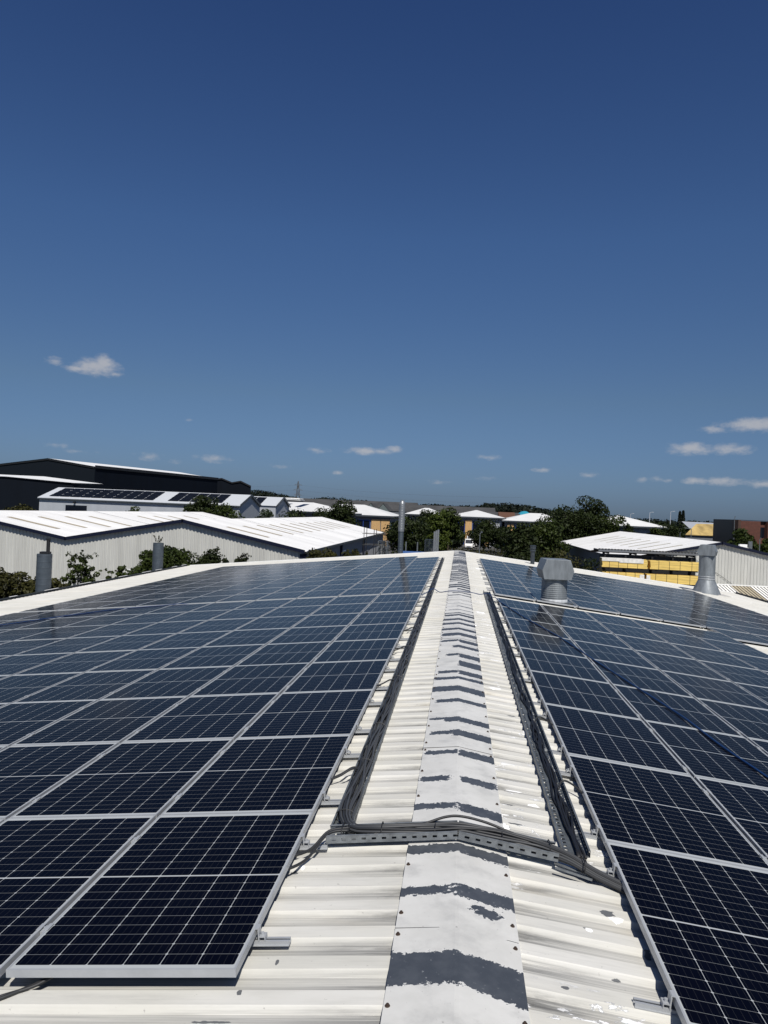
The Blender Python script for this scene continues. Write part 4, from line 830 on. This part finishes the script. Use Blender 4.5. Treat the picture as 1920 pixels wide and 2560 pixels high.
pl = thing('plant_room', 'small louvred rooftop box with white roof by the pale gables', 'building', (-52, 240, 0)); b = MB(); b.box(-54.6, -49.8, 238, 244, 0, 11.6); b.build('wall', darkmetal, pl); b = MB(); b.box(-55, -49.4, 237.6, 244, 11.6, 11.8); b.box(-54.5, -49.8, 238, 244, 12.0, 12.3); b.build('roof', whitep, pl)
# --- yellow-roofed shed and brick block
ys_ = thing('shed', 'shed with a mottled yellow roof beside the brick office block', 'building', (55, 180, 0))
b = MB(); b.quad((49.3, 176, 0), (60, 176, 0), (60, 176, 7), (49.3, 176, 7)); b.build('wall', midclad, ys_)
b = MB(); b.prism([(49.2, 175.6, 7.0), (60, 175.6, 7.05), (60, 175.6, 6.9), (49.2, 175.6, 6.85)], (0, .1, 0)); b.quad((49.2, 175.6, 7.0), (60, 175.6, 7.05), (61, 184.5, 9.5), (54.0, 184.5, 9.4)); b.build('roof', yellowroof, ys_)
gs = thing('shed', 'pale grey roofed shed just behind the yellow roof', 'building', (58, 200, 0)); b = MB(); b.quad((56.6, 198, 0), (70, 198, 0), (70, 198, 8.2), (56.6, 198, 8.2)); b.build('wall', midclad, gs); b = MB(); b.quad((56.2, 197.5, 8.2), (70, 197.5, 8.2), (72, 208, 9.75), (57.2, 208, 9.85)); b.build('roof', paleclad, gs)
bk = thing('office_block', 'flat roofed red brick office block with a black glazed end', 'building', (58, 156, 0))
K0, K1, K2 = Vector((49.6, 158.5, 0)), Vector((51.0, 149.0, 0)), Vector((75, 160.5, 0)); zt_ = 10.45
b = MB(); b.quad(zz(K0, 0), zz(K1, 0), zz(K1, zt_), zz(K0, zt_)); b.build('glazed_end', M('black_glazing', (.006, .006, .006), .35), bk)
b = MB(); t_ = (K2-K1).normalized(); n_ = Vector((t_.y, -t_.x, 0))
for (sa, sb, d) in ((.6, 5.4, .0), (5.4, 7.0, -.6), (7.0, 12.6, .15), (12.6, 15.2, -.7), (15.2, 22, 0)):
    p, q = K1+t_*sa+n_*d, K1+t_*sb+n_*d; b.prism([zz(p, 0), zz(q, 0), zz(q-n_*2, 0), zz(p-n_*2, 0)], (0, 0, zt_-.15))
b.build('brick_wall', brickR, bk)
b = MB(); p = K1; b.prism([zz(p+n_*.1, 0), zz(p+t_*.6+n_*.1, 0), zz(p+t_*.6-n_*1, 0), zz(p-n_*1, 0)], (0, 0, zt_)); b.build('brown_pier', M('brown_brick', (.06, .032, .022), .85, var=.15), bk)
b = MB()
for (sa, sb) in ((5.5, 6.9), (12.8, 15.0)): 
    for z0_, z1_ in ((4.2, 6.0), (7.3, 9.2)): p, q = K1+t_*sa-n_*.5, K1+t_*sb-n_*.5; b.quad(zz(p, z0_), zz(q, z0_), zz(q, z1_), zz(p, z1_))
b.build('window', glassd, bk)
b = MB(); b.quad(zz(K0, zt_), zz(K1, zt_), zz(K2, zt_-.1), zz(K2+Vector((-5, 12, 0)), zt_)); b.build('roof', greyroof, bk)
b = MB(); q = K1+t_*11; b.box(q.x, q.x+1.6, q.y+3, q.y+4, zt_, zt_+.7); b.build('chimney', brickR, bk)

# ============================================================ trees and shrubs
def tree(label, x, y, h, wdt, seed, mat=lf_mid, base=.25, n=8000, leaf=.24, clumps=40, name='tree', group=None, sq=.62, depth=None):
    rng = np.random.default_rng(seed); root = thing(name, label, 'tree' if name in ('tree', 'poplar_tree') else 'shrub', (x, y, 0), group); ch = []
    cz, rz_ = h*(base+1)/2, h*(1-base)/2*.92; rx = wdt/2*.88; ry = (depth or wdt)/2*.88; cs = []
    for i in range(clumps):
        d = rng.normal(size=3); d /= np.linalg.norm(d); f = rng.uniform(.35, .98); c = np.array([x+d[0]*rx*f, y+d[1]*ry*f, cz+d[2]*rz_*f]); 
        if c[2] < h*base: c[2] = h*base+rng.uniform(0, .1*h)
        r = rng.uniform(.16, .34)*min(wdt, h*.9); cs.append(c); leaves(ch, c, (r, r, r*sq), n//clumps, leaf, rng)
    leaf_obj('crown', ch, mat, root); b = MB(); tr = max(.05, .022*h)
    b.tube([(x, y, -.05), (x+.05*tr, y, h*.25), (x+rng.uniform(-.1, .1), y, h*.6)], [tr, tr*.8, tr*.4], 8)
    for i in range(0, clumps, max(1, clumps//9)):
        c = cs[i]; z0_ = h*rng.uniform(.2, .45); mid = (np.array([x, y, z0_])+c)/2 + np.array([0, 0, .06*h]); b.tube([(x, y, z0_), tuple(mid), tuple(c)], [tr*.4, tr*.25, tr*.08], 6)
    b.build('trunk', bark, root); return root
tree('dark tree rising over the white warehouse roof beside the pale solar unit', -44.6, 131, 11.3, 5.4, 1, lf_dark, .2)
tree('rounder green tree crowding the pale unit above the warehouse roof', -39.7, 128.6, 9.4, 6.6, 2, lf_mid, .15)
tree('broad black-green tree between the warehouse ridge and blue glazed office', -25.4, 150, 10.2, 6.6, 3, lf_dark, .2)
tree('tall black-green tree at the scaffold end of the warehouse', -22.3, 148, 11.5, 6.4, 4, lf_dark, .2)
tree('big dark round tree behind the silver flue', -9.3, 131, 10.1, 8.0, 5, lf_dark, .12, n=7000)
tree('yellow-green tree beside the big dark tree behind the flue', -4.2, 150, 10.0, 5.0, 6, lf_light, .1)
tree('mid green tree crown above the grey-green bush', -2.2, 158, 10.6, 5.2, 7, lf_mid, .25)
tree('low grey-green round tree by the white vans', -1.3, 191, 6.5, 5.0, 8, lf_grey, .1, leaf=.26)
tree('black-green tree filling the gap behind the yellow-green tree', -6.4, 160, 10.0, 6.4, 15, lf_dark, .1)
tree('low dark tree between the hedge and the pyramid office corner', 10.6, 196, 7.2, 5.4, 16, lf_dark, .08, leaf=.28)
tree('dark tree joining the wide dark tree to the tall clump', 13.6, 135, 9.4, 6.0, 17, lf_dark, .06)
tree('dark spreading tree in front of the yellow brick piers', 6.4, 202, 8.0, 8.4, 9, lf_dark, .16, leaf=.28)
tree('wide dark tree hiding the offices beside the pyramid roof', 9.7, 121, 8.7, 6.4, 10, lf_dark, .1, n=6500)
tree('deep green tree of the big clump, beside the charcoal flue', 14.0, 124, 9.6, 6.4, 11, lf_mid, .1, n=6500)
tree('tallest tree of the big clump, pointed dark crown', 24.3, 152, 13.6, 8.6, 12, lf_dark, .15, n=10000)
tree('dark lower tree beside the tallest of the clump', 19.8, 150, 12.2, 9.4, 13, lf_dark, .12, n=6500)
tree('olive tinted tree on the warehouse side of the clump', 28.4, 151, 11.0, 6.4, 14, lf_mid, .1)
for i, (x, y, h, w_, lb) in enumerate(((6.6, 76, 6.9, 4.2, 'dark shrub mass below the charcoal flue'), (9.4, 72, 7.2, 4.6, 'olive shrub behind the squat ventilator hood'), (10.9, 66, 6.3, 2.8, 'dense shrub between the squat ventilator and the timber'), (10.2, 63, 6.1, 3.6, 'low dark shrub just past the verge by the squat ventilator'))):
    tree(lb, x, y, h, w_, 60+i, lf_olive if i % 2 else lf_dark, .05, n=6000, leaf=.12, name='shrub')
tree('scrubby tree line clump below the tall poplar', 53.0, 205, 10.2, 7.6, 20, lf_dark, .1, leaf=.25)
tree('green bush tree beside the hipped roof with one rooflight', 46.0, 190, 8.6, 4.5, 21, lf_mid, .1)
tree('small tree in front of the red brick wall', 47.5, 135.5, 9.6, 4.0, 22, lf_mid, .15)
tree('small tree at the far end of the red brick wall', 49.3, 129, 8.1, 3.4, 23, lf_mid, .1)
tree('thin sapling against the hipped roof with one rooflight', 37.0, 176, 9.3, 2.6, 24, lf_dark, .3, n=2200)
pr2 = thing('poplar_tree', 'slim pointed poplar standing above the treeline', 'tree', (84.8, 309, 0)); ch = []; rng = np.random.default_rng(9)
for dx, tp_ in ((-.6, 8.9), (.6, 9.3)):
    for k in range(9): f = k/8; leaves(ch, (84.8+dx, 309, 4+f*tp_), (1.5*(1-.72*f), 1.3*(1-.72*f), 1.1), 480, .32, rng)
leaf_obj('crown', ch, lf_far, pr2); MB().tube([(84.8, 309, 0), (84.8, 309, 9)], [.3, .1], 8).build('trunk', bark, pr2)
for i, (x, y, h, w_, lb) in enumerate(((-74.3, 124.6, 8.6, 5.2, 'bushy tree top peeping over the warehouse roof below the black shed'), (-55.1, 127, 8.7, 3.6, 'small tree top showing before the pale unit wall'), (-27.5, 128, 8.9, 6.0, 'low dark tree row behind the warehouse ridge'), (-33.4, 132, 8.8, 4.0, 'thin pale tree top beyond the warehouse ridge'))):
    tree(lb, x, y, h, w_, 80+i, (lf_olive, lf_mid, lf_dark, lf_grey)[i], .3, n=3000, name='tree')
def shrub(label, x, y, zt_, wdt, seed, mat, n, leaf, whips=0, sparse=False, zb=.5):
    rng = np.random.default_rng(seed); root = thing('shrub', label, 'shrub', (x, y, 0)); ch = []; b = MB(); K = 70 if not sparse else 46; zb = zt_-2.3
    for i in range(K):
        d = rng.normal(size=3); d /= np.linalg.norm(d); f = rng.uniform(.3, 1); c = np.array([x+d[0]*wdt/2*f, y+d[1]*wdt/2*f, zb+(zt_-zb)*(.55+.42*d[2]*f)])
        r = rng.uniform(.05, .12)*wdt if sparse else rng.uniform(.09, .18)*wdt; leaves(ch, c, (r, r, r*.8), n//K, leaf, rng)
        if i % 4 == 0: b.tube([(x, y, 0), ((x+c[0])/2, (y+c[1])/2, c[2]*.62), tuple(c)], [.03, .018, .006], 5)
    for i in range(whips):
        a = rng.uniform(-1.1, 1.1); L = rng.uniform(.5, 1.1); s = np.array([x+rng.uniform(-.35, .35)*wdt, y-.1, zt_-.35]); e = s + np.array([math.sin(a)*L, 0, abs(math.cos(a))*L*.55]); q = e + np.array([math.sin(a)*.3, 0, -.12])
        b.tube([tuple(s-np.array([0, 0, .8])), tuple(s), tuple(e), tuple(q)], [.014, .010, .006, .004], 5)
        for k in range(5): leaves(ch, s+(e-s)*k/4, (.10, .10, .07), 5, leaf, rng)
        leaves(ch, q, (.10, .05, .05), 6, leaf, rng)
    b.tube([(x, y, 0), (x, y, zb+.4)], [.06, .04], 6); leaf_obj('foliage', ch, mat, root); b.build('stems', bark, root); return root
shrub('dense olive shrub filling the corner behind the gutter', -19.6, 31, 6.15, 3.6, 31, lf_olive, 16000, .085, 3)
shrub('dark shrub low beside the fat duct behind the gutter', -17.6, 31.5, 6.0, 2.6, 32, lf_olive, 12000, .08, 3)
shrub('dark bramble shrub at the very edge behind the near gutter', -17.6, 27.0, 5.75, 3.4, 38, lf_olive, 14000, .08, 2)
shrub('straggly elder shrub with bare whips between the two ducts', -19.4, 38.5, 6.5, 2.0, 33, lf_mid, 2300, .075, 8, True)
shrub('low shrub near the dark palisade gate', -18.3, 41, 5.75, 1.9, 34, lf_mid, 4000, .08, 3, True)
shrub('full shrub wrapping round the weed topped duct', -17.2, 44.5, 6.55, 4.2, 35, lf_mid, 16000, .10, 4)
shrub('leafy shrub tip above the gutter beyond the weed topped duct', -15.5, 48.4, 6.45, 2.0, 36, lf_dark, 6000, .085, 3)
shrub('small shrub tip beside the warehouse corner above the verge', -13.9, 48.9, 6.35, 1.3, 37, lf_dark, 4500, .085, 2)
for i, (x, w_, h) in enumerate(((-9.0, 2.2, 6.75), (-6.9, 2.2, 6.7), (-5.6, 1.4, 6.5))):
    shrub(('pale olive shrub under the warehouse side windows', 'pale olive shrub at the foot of the scaffold tower', 'small olive shrub beside the scaffold foot')[i], x, 51.5, h, w_, 50+i, lf_olive, 6000, .085, 1)
# far wooded skyline
rng = np.random.default_rng(77); ch = []
sky_top = [(-230, 22), (-200, 24), (-187, 24.5), (-170, 22.5), (-150, 19), (-138, 17), (-128, 19.5), (-115, 20.5), (-105, 18), (-95, 18.8), (-70, 17.5), (-45, 17), (-20, 17.8), (-5, 17), (10, 17.5), (25, 20.5), (42, 21.5), (58, 20), (75, 18), (95, 16), (120, 15), (150, 12.5), (180, 12), (215, 12.5), (250, 12), (300, 12), (400, 12)]
for i in range(900):
    x = rng.uniform(-300, 430); yy = rng.uniform(520, 640); xs_ = x*520/yy; tp_ = tri(xs_, [(a*520/700, z) for a, z in sky_top]); tp_ = 9.4 + (tp_-9.4)*yy/700
    r = rng.uniform(4, 9); c = (x, yy, tp_-r*.75-abs(rng.normal())*1.4); leaves(ch, c, (r, r, r*.8), 110, 1.0, rng)
    leaves(ch, (x+rng.uniform(-5, 5), yy+5, tp_-9), (9, 6, 7), 60, 1.4, rng)
T(leaf_obj('woodland', ch, lf_far), 'far wooded hillside running along the skyline', 'woodland', kind='stuff')
rng = np.random.default_rng(78); ch = []
for i in range(260):
    x = rng.uniform(34, 200); yy = rng.uniform(270, 330); r = rng.uniform(2, 4); leaves(ch, (x, yy, rng.uniform(4, 8.8)-r*.3), (r, r, r*.8), 80, .6, rng)
T(leaf_obj('woodland', ch, lf_dark), 'band of trees behind the motorway lamps', 'woodland', kind='stuff')
# clipped hedges beyond the verge
rng = np.random.default_rng(79)
for lb, xa, xb, y, h in (('long dark clipped hedge beyond the far verge', -3.5, 12.5, 150, 3.1), ('lower hedge run in front of the vans', -1.5, 10.5, 128, 2.4)):
    ch = []
    for k in range(int((xb-xa)/.5)): leaves(ch, (xa+k*.5, y, h*.55), (.6, 1.2, h*.45), 110, .16, rng)
    T(leaf_obj('hedge', ch, lf_olive), lb, 'hedge')

# ============================================================ street things
def van(name, label, x, y, L, W, H, mat, rz=0, group=None, kind='van'):
    root = thing(name, label, kind, (x, y, 0), group, (0, 0, rz)); b = MB(); h0 = .35
    prof = [(-L/2, h0), (L/2-.1, h0), (L/2, h0+.35), (L/2-.05, h0+.75), (L/2-.9, H*.52), (L/2-1.5, H-.1), (L/2-1.9, H), (-L/2+.05, H), (-L/2, H-.1)]
    b.prism([(-W/2, -p[0], p[1]) for p in prof], (W, 0, 0)); bd = b.build('body', mat, root, wc=False); bv = bd.modifiers.new('bevel', 'BEVEL'); bv.width = .06; bv.segments = 2
    b = MB(); b.quad((-W/2+.12, -(L/2-.93), H*.55), (W/2-.12, -(L/2-.93), H*.55), (W/2-.16, -(L/2-1.47), H-.16), (-W/2+.16, -(L/2-1.47), H-.16))
    for v in range(4): b.v[v] = (b.v[v][0], b.v[v][1]-.03, b.v[v][2]+.02)
    b.build('windscreen', glassd, root, wc=False); b = MB()
    for sx in (-1, 1): xx = sx*(W/2+.008); b.quad((xx, -(L/2-1.55), H*.56), (xx, -(L/2-2.4), H*.56), (xx, -(L/2-2.4), H-.25), (xx, -(L/2-1.75), H-.25))
    b.build('side_window', glassd, root, wc=False)
    for sx in (-1, 1):
        for yy in (-L/2+.95, L/2-.95): b = MB(); k = len(b.v); b.tube([(sx*(W/2-.2), yy, .33), (sx*(W/2+.01), yy, .33)], .33, 16); b.build('wheel', tyrem, root, wc=False)
        b = MB(); b.box(sx*(W/2-.28)-.16, sx*(W/2-.28)+.16, -L/2-.012, -L/2+.02, .78, .98); b.build('headlight', whitep, root, wc=False)
    b = MB(); b.box(-.55, .55, -L/2-.015, -L/2+.02, .55, .74); b.build('grille', blackmetal, root, wc=False); return root
van('parked_van', 'yellow van parked at the end of the hedge', -3.4, 196, 5.0, 2.0, 2.3, yellowp)
WV = 'white vans parked in a line before the yellow brick office'
van('parked_van', 'white van at the front of the parked line, dark grille showing', 2.7, 216, 5.4, 2.1, 2.6, whitep, 0, WV)
van('parked_van', 'second white van, close behind the front one', 3.3, 222.5, 5.2, 2.1, 3.2, whitep, .05, WV)
van('parked_van', 'tall white van at the back of the parked line by the brick pier', 4.2, 229, 5.6, 2.3, 4.0, whitep, 0, WV)
van('parked_van', 'white van half hidden behind the grey-green round tree', -4.2, 206, 4.4, 1.9, 1.9, whitep, .8)
van('parked_van', 'orange van seen through gaps in the shrubs by the timber', 14.2, 92, 4.6, 1.9, 2.3, M('orange_paint', (.6, .22, .02), .4), .9)
def lamp(label, x, y, h, arm=.9, name='street_lamp', group=None, mat=galvd, r=.07):
    root = thing(name, label, 'street lamp', (x, y, 0), group); b = MB(); b.tube([(0, 0, 0), (0, 0, h)], [r*1.4, r*.8], 10); b.build('pole', mat, root, wc=False)
    b = MB(); b.beam((0, 0, h), (arm, 0, h+.12), .08, .08); b.beam((arm*.6, 0, h+.12), (arm*1.5, 0, h+.16), .22, .12); b.build('lamp_head', mat, root, wc=False); return root
GM = 'motorway lamps in a row on the skyline'; pale_pole = M('pale_pole', (.45, .47, .50), .5, .3)
for i, (x, y, h) in enumerate(((52.0, 266, 11.2), (52.3, 246, 11.6), (53.3, 226, 12.0), (53.8, 206, 12.2))):
    lamp(('smallest and most distant of the motorway lamps', 'motorway lamp above the middle of the hipped roof', 'motorway lamp above the hipped roof tip', 'tallest motorway lamp beside the poplar')[i], x, y, h, .7, 'street_lamp', GM, pale_pole, .10)
lamp('thin grey lamp column rising from the hedge beyond the verge', 2.0, 75.5, 7.6, .15, r=.05)
lamp('short lamp before the yellow roofed shed', 41.6, 145, 8.4, -.8)
lamp('short lamp behind the pale warehouse roof', 42.4, 155, 7.4, .1)
lamp('slim mast in front of the black glazed end', 49.2, 145.5, 10.8, .1)
lamp('thin lamp post at the far end of the pale warehouse roof', 44.3, 120, 7.5, .1)
cc = thing('camera_post', 'grey post with a white boxy camera past the pale warehouse gable', 'camera post', (41, 114.5, 0)); b = MB(); b.box(-.22, .22, -.2, .2, 0, 7.2); b.build('post', galvd, cc, wc=False); b = MB(); b.box(-1.5, -.5, -.3, .3, 6.3, 6.75); b.box(-1.5, -.2, -.05, .05, 6.1, 6.3); b.build('camera', whitep, cc, wc=False)
# pylon with wires
PX, PY = -146.0, 689.0; py = thing('pylon', 'lattice electricity pylon on the wooded skyline', 'pylon', (PX, PY, 0)); b = MB(); lv = [(0, 3.2), (10, 2.4), (18, 1.6), (25, 1.0), (30, .6), (33, .15)]
for (za, wa), (zb, wb) in zip(lv[:-1], lv[1:]):
    for sx, sy in ((-1, -1), (1, -1), (1, 1), (-1, 1)):
        b.beam((sx*wa, sy*wa, za), (sx*wb, sy*wb, zb), .32, .32); b.beam((sx*wa, sy*wa, za), (-sx*wb, sy*wb, zb), .22, .22)
    b.beam((-wa, -wa, za), (wa, -wa, za), .22, .22)
pm = M('pylon_steel', (.10, .11, .125), .6); b.build('lattice_tower', pm, py, wc=False)
for z, L in ((20.5, 3.6), (25, 4.2), (29.5, 3.4)): b = MB(); b.beam((-L, 0, z), (L, 0, z), .3, .35); b.beam((-L, 0, z), (0, 0, z+1.6), .2, .2); b.beam((L, 0, z), (0, 0, z+1.6), .2, .2); b.build('cross_arm', pm, py, wc=False)
for z, L in ((20.2, 3.6), (24.7, 4.2), (29.2, 3.4)):
    for sg in (-1, 1):
        b = MB(); P0 = Vector((sg*L, 0, z)); P1 = Vector((sg*190, 60 if sg < 0 else -120, z-(6 if sg > 0 else 4))); b.tube([P0.lerp(P1, i/14) + Vector((0, 0, -7*4*(i/14)*(1-i/14)*.35)) for i in range(15)], .035, 4); b.build('power_line', pm, py, wc=False)
# scaffold tower beside the warehouse
sc = thing('scaffold_tower', 'black scaffold tower at the end of the warehouse side wall', 'scaffold', (-7.4, 69.6, 0)); b = MB()
for x in (-8.45, -7.55, -6.75):
    for y in (69, 71): MB().tube([(x, y, 0), (x, y, 7.85-.15*(x+8.45))], .03, 6).build('standard', blackmetal, sc)
for z in (5.2, 6.3, 7.3):
    for y in (69, 71): MB().tube([(-8.6, y, z), (-6.6, y, z)], .025, 6).build('ledger', blackmetal, sc)
for (za, zb) in ((4.2, 6.3), (5.2, 7.3)): MB().tube([(-8.45, 69, za), (-6.75, 69, zb)], .025, 6).build('brace', blackmetal, sc)
b = MB(); b.box(-8.4, -6.8, 69.1, 70.9, 5.0, 5.06); b.build('platform', timber, sc)
def stack(label, x, y, z0_, z1_, wd_, mat, nm='pallet_stack'):
    b = MB(); z = z0_; rr = random.Random(int(x*7+y))
    while z < z1_: q = rr.uniform(-.06, .06); b.box(x-wd_/2+q, x+wd_/2+q, y-.5, y+.5, z, z+.03); b.box(x-wd_/2+q, x-wd_/2+q+.1, y-.5, y+.5, z-.1, z); b.box(x+q-.05, x+q+.05, y-.5, y+.5, z-.1, z); b.box(x+wd_/2+q-.1, x+wd_/2+q, y-.5, y+.5, z-.1, z); z += .15
    return T(b.build(nm, mat), label, 'pallets')
stack('grey stack of pallets beside the scaffold tower', -7.0, 72.6, .1, 6.6, .9, galvd); stack('dark stack of slatted crates between the blue rack and the grey column', -3.75, 100, .1, 6.0, 1.15, darkmetal)
gp = thing('steel_column', 'upright grey ribbed steel column beside the stacked crates', 'column', (-2.6, 90, 0)); b = MB(); b.box(-.32, -.12, -.1, .1, 0, 7.25); b.box(-.10, .10, -.1, .1, 0, 7.38); b.box(.12, .30, -.1, .1, 0, 7.5); b.build('ribbed_panel', galv, gp, wc=False)
br = thing('storage_rack', 'blue beamed storage rack with grey posts beyond the verge', 'rack', (-5.6, 95, 0)); b = MB(); b.box(-7.2, -4.1, 94.5, 94.6, 4.15, 4.62); b.build('beam', M('faded_blue_paint', (.06, .14, .36), .5), br)
for x in (-6.4, -5.0): b = MB(); b.box(x-.07, x+.07, 94.7, 94.9, 0, 5.75); b.build('post', galvd, br)
# palisade fence, gate and red trailer beyond the gutter
fc = thing('palisade_fence', 'rusty palisade fence half hidden by shrubs beyond the gutter', 'fence', (-24, 46, 0)); b = MB()
for i in range(56):
    x = -27.0+i*.16; b.box(x, x+.07, 46, 46.02, .1, 4.05); b.quad((x, 46, 4.05), (x+.07, 46, 4.05), (x+.035, 46, 4.16))
b.build('pales', galvd, fc); b = MB(); b.box(-27, -18, 46.03, 46.08, 3.4, 3.48); b.box(-27, -18, 46.03, 46.08, .6, .68); b.build('rail', galvd, fc)
gt = thing('gate', 'dark slatted gate standing behind the shrubs beyond the gutter', 'gate', (-24, 47.9, 0)); b = MB()
for i in range(7): b.box(-24.5+i*.17, -24.5+i*.17+.09, 47.9, 47.93, .2, 4.2)
b.build('slats', galvd, gt); b = MB(); b.box(-24.6, -23.4, 47.88, 47.98, 4.12, 4.28); b.box(-24.6, -24.5, 47.88, 47.98, 0, 4.2); b.box(-23.48, -23.38, 47.88, 47.98, 0, 4.2); b.build('gate_frame', blackmetal, gt)
tr = thing('trailer', 'red box trailer with a white rail behind the shrubs beyond the gutter', 'trailer', (-19.0, 46.6, 0)); b = MB(); b.box(-19.3, -17.4, 46.4, 47.4, 1.2, 5.05); b.box(-20.0, -19.3, 46.45, 47.3, 4.75, 4.9); bd = b.build('body', redp, tr)
b = MB(); b.box(-20.4, -17.3, 46.3, 46.36, 5.10, 5.16); b.box(-20.4, -20.34, 46.3, 46.36, 4.1, 5.15); b.build('rail', whitep, tr)
for x in (-18.9, -17.8): b = MB(); b.tube([(x, 46.35, .5), (x, 46.6, .5)], .5, 14); b.build('wheel', tyrem, tr)
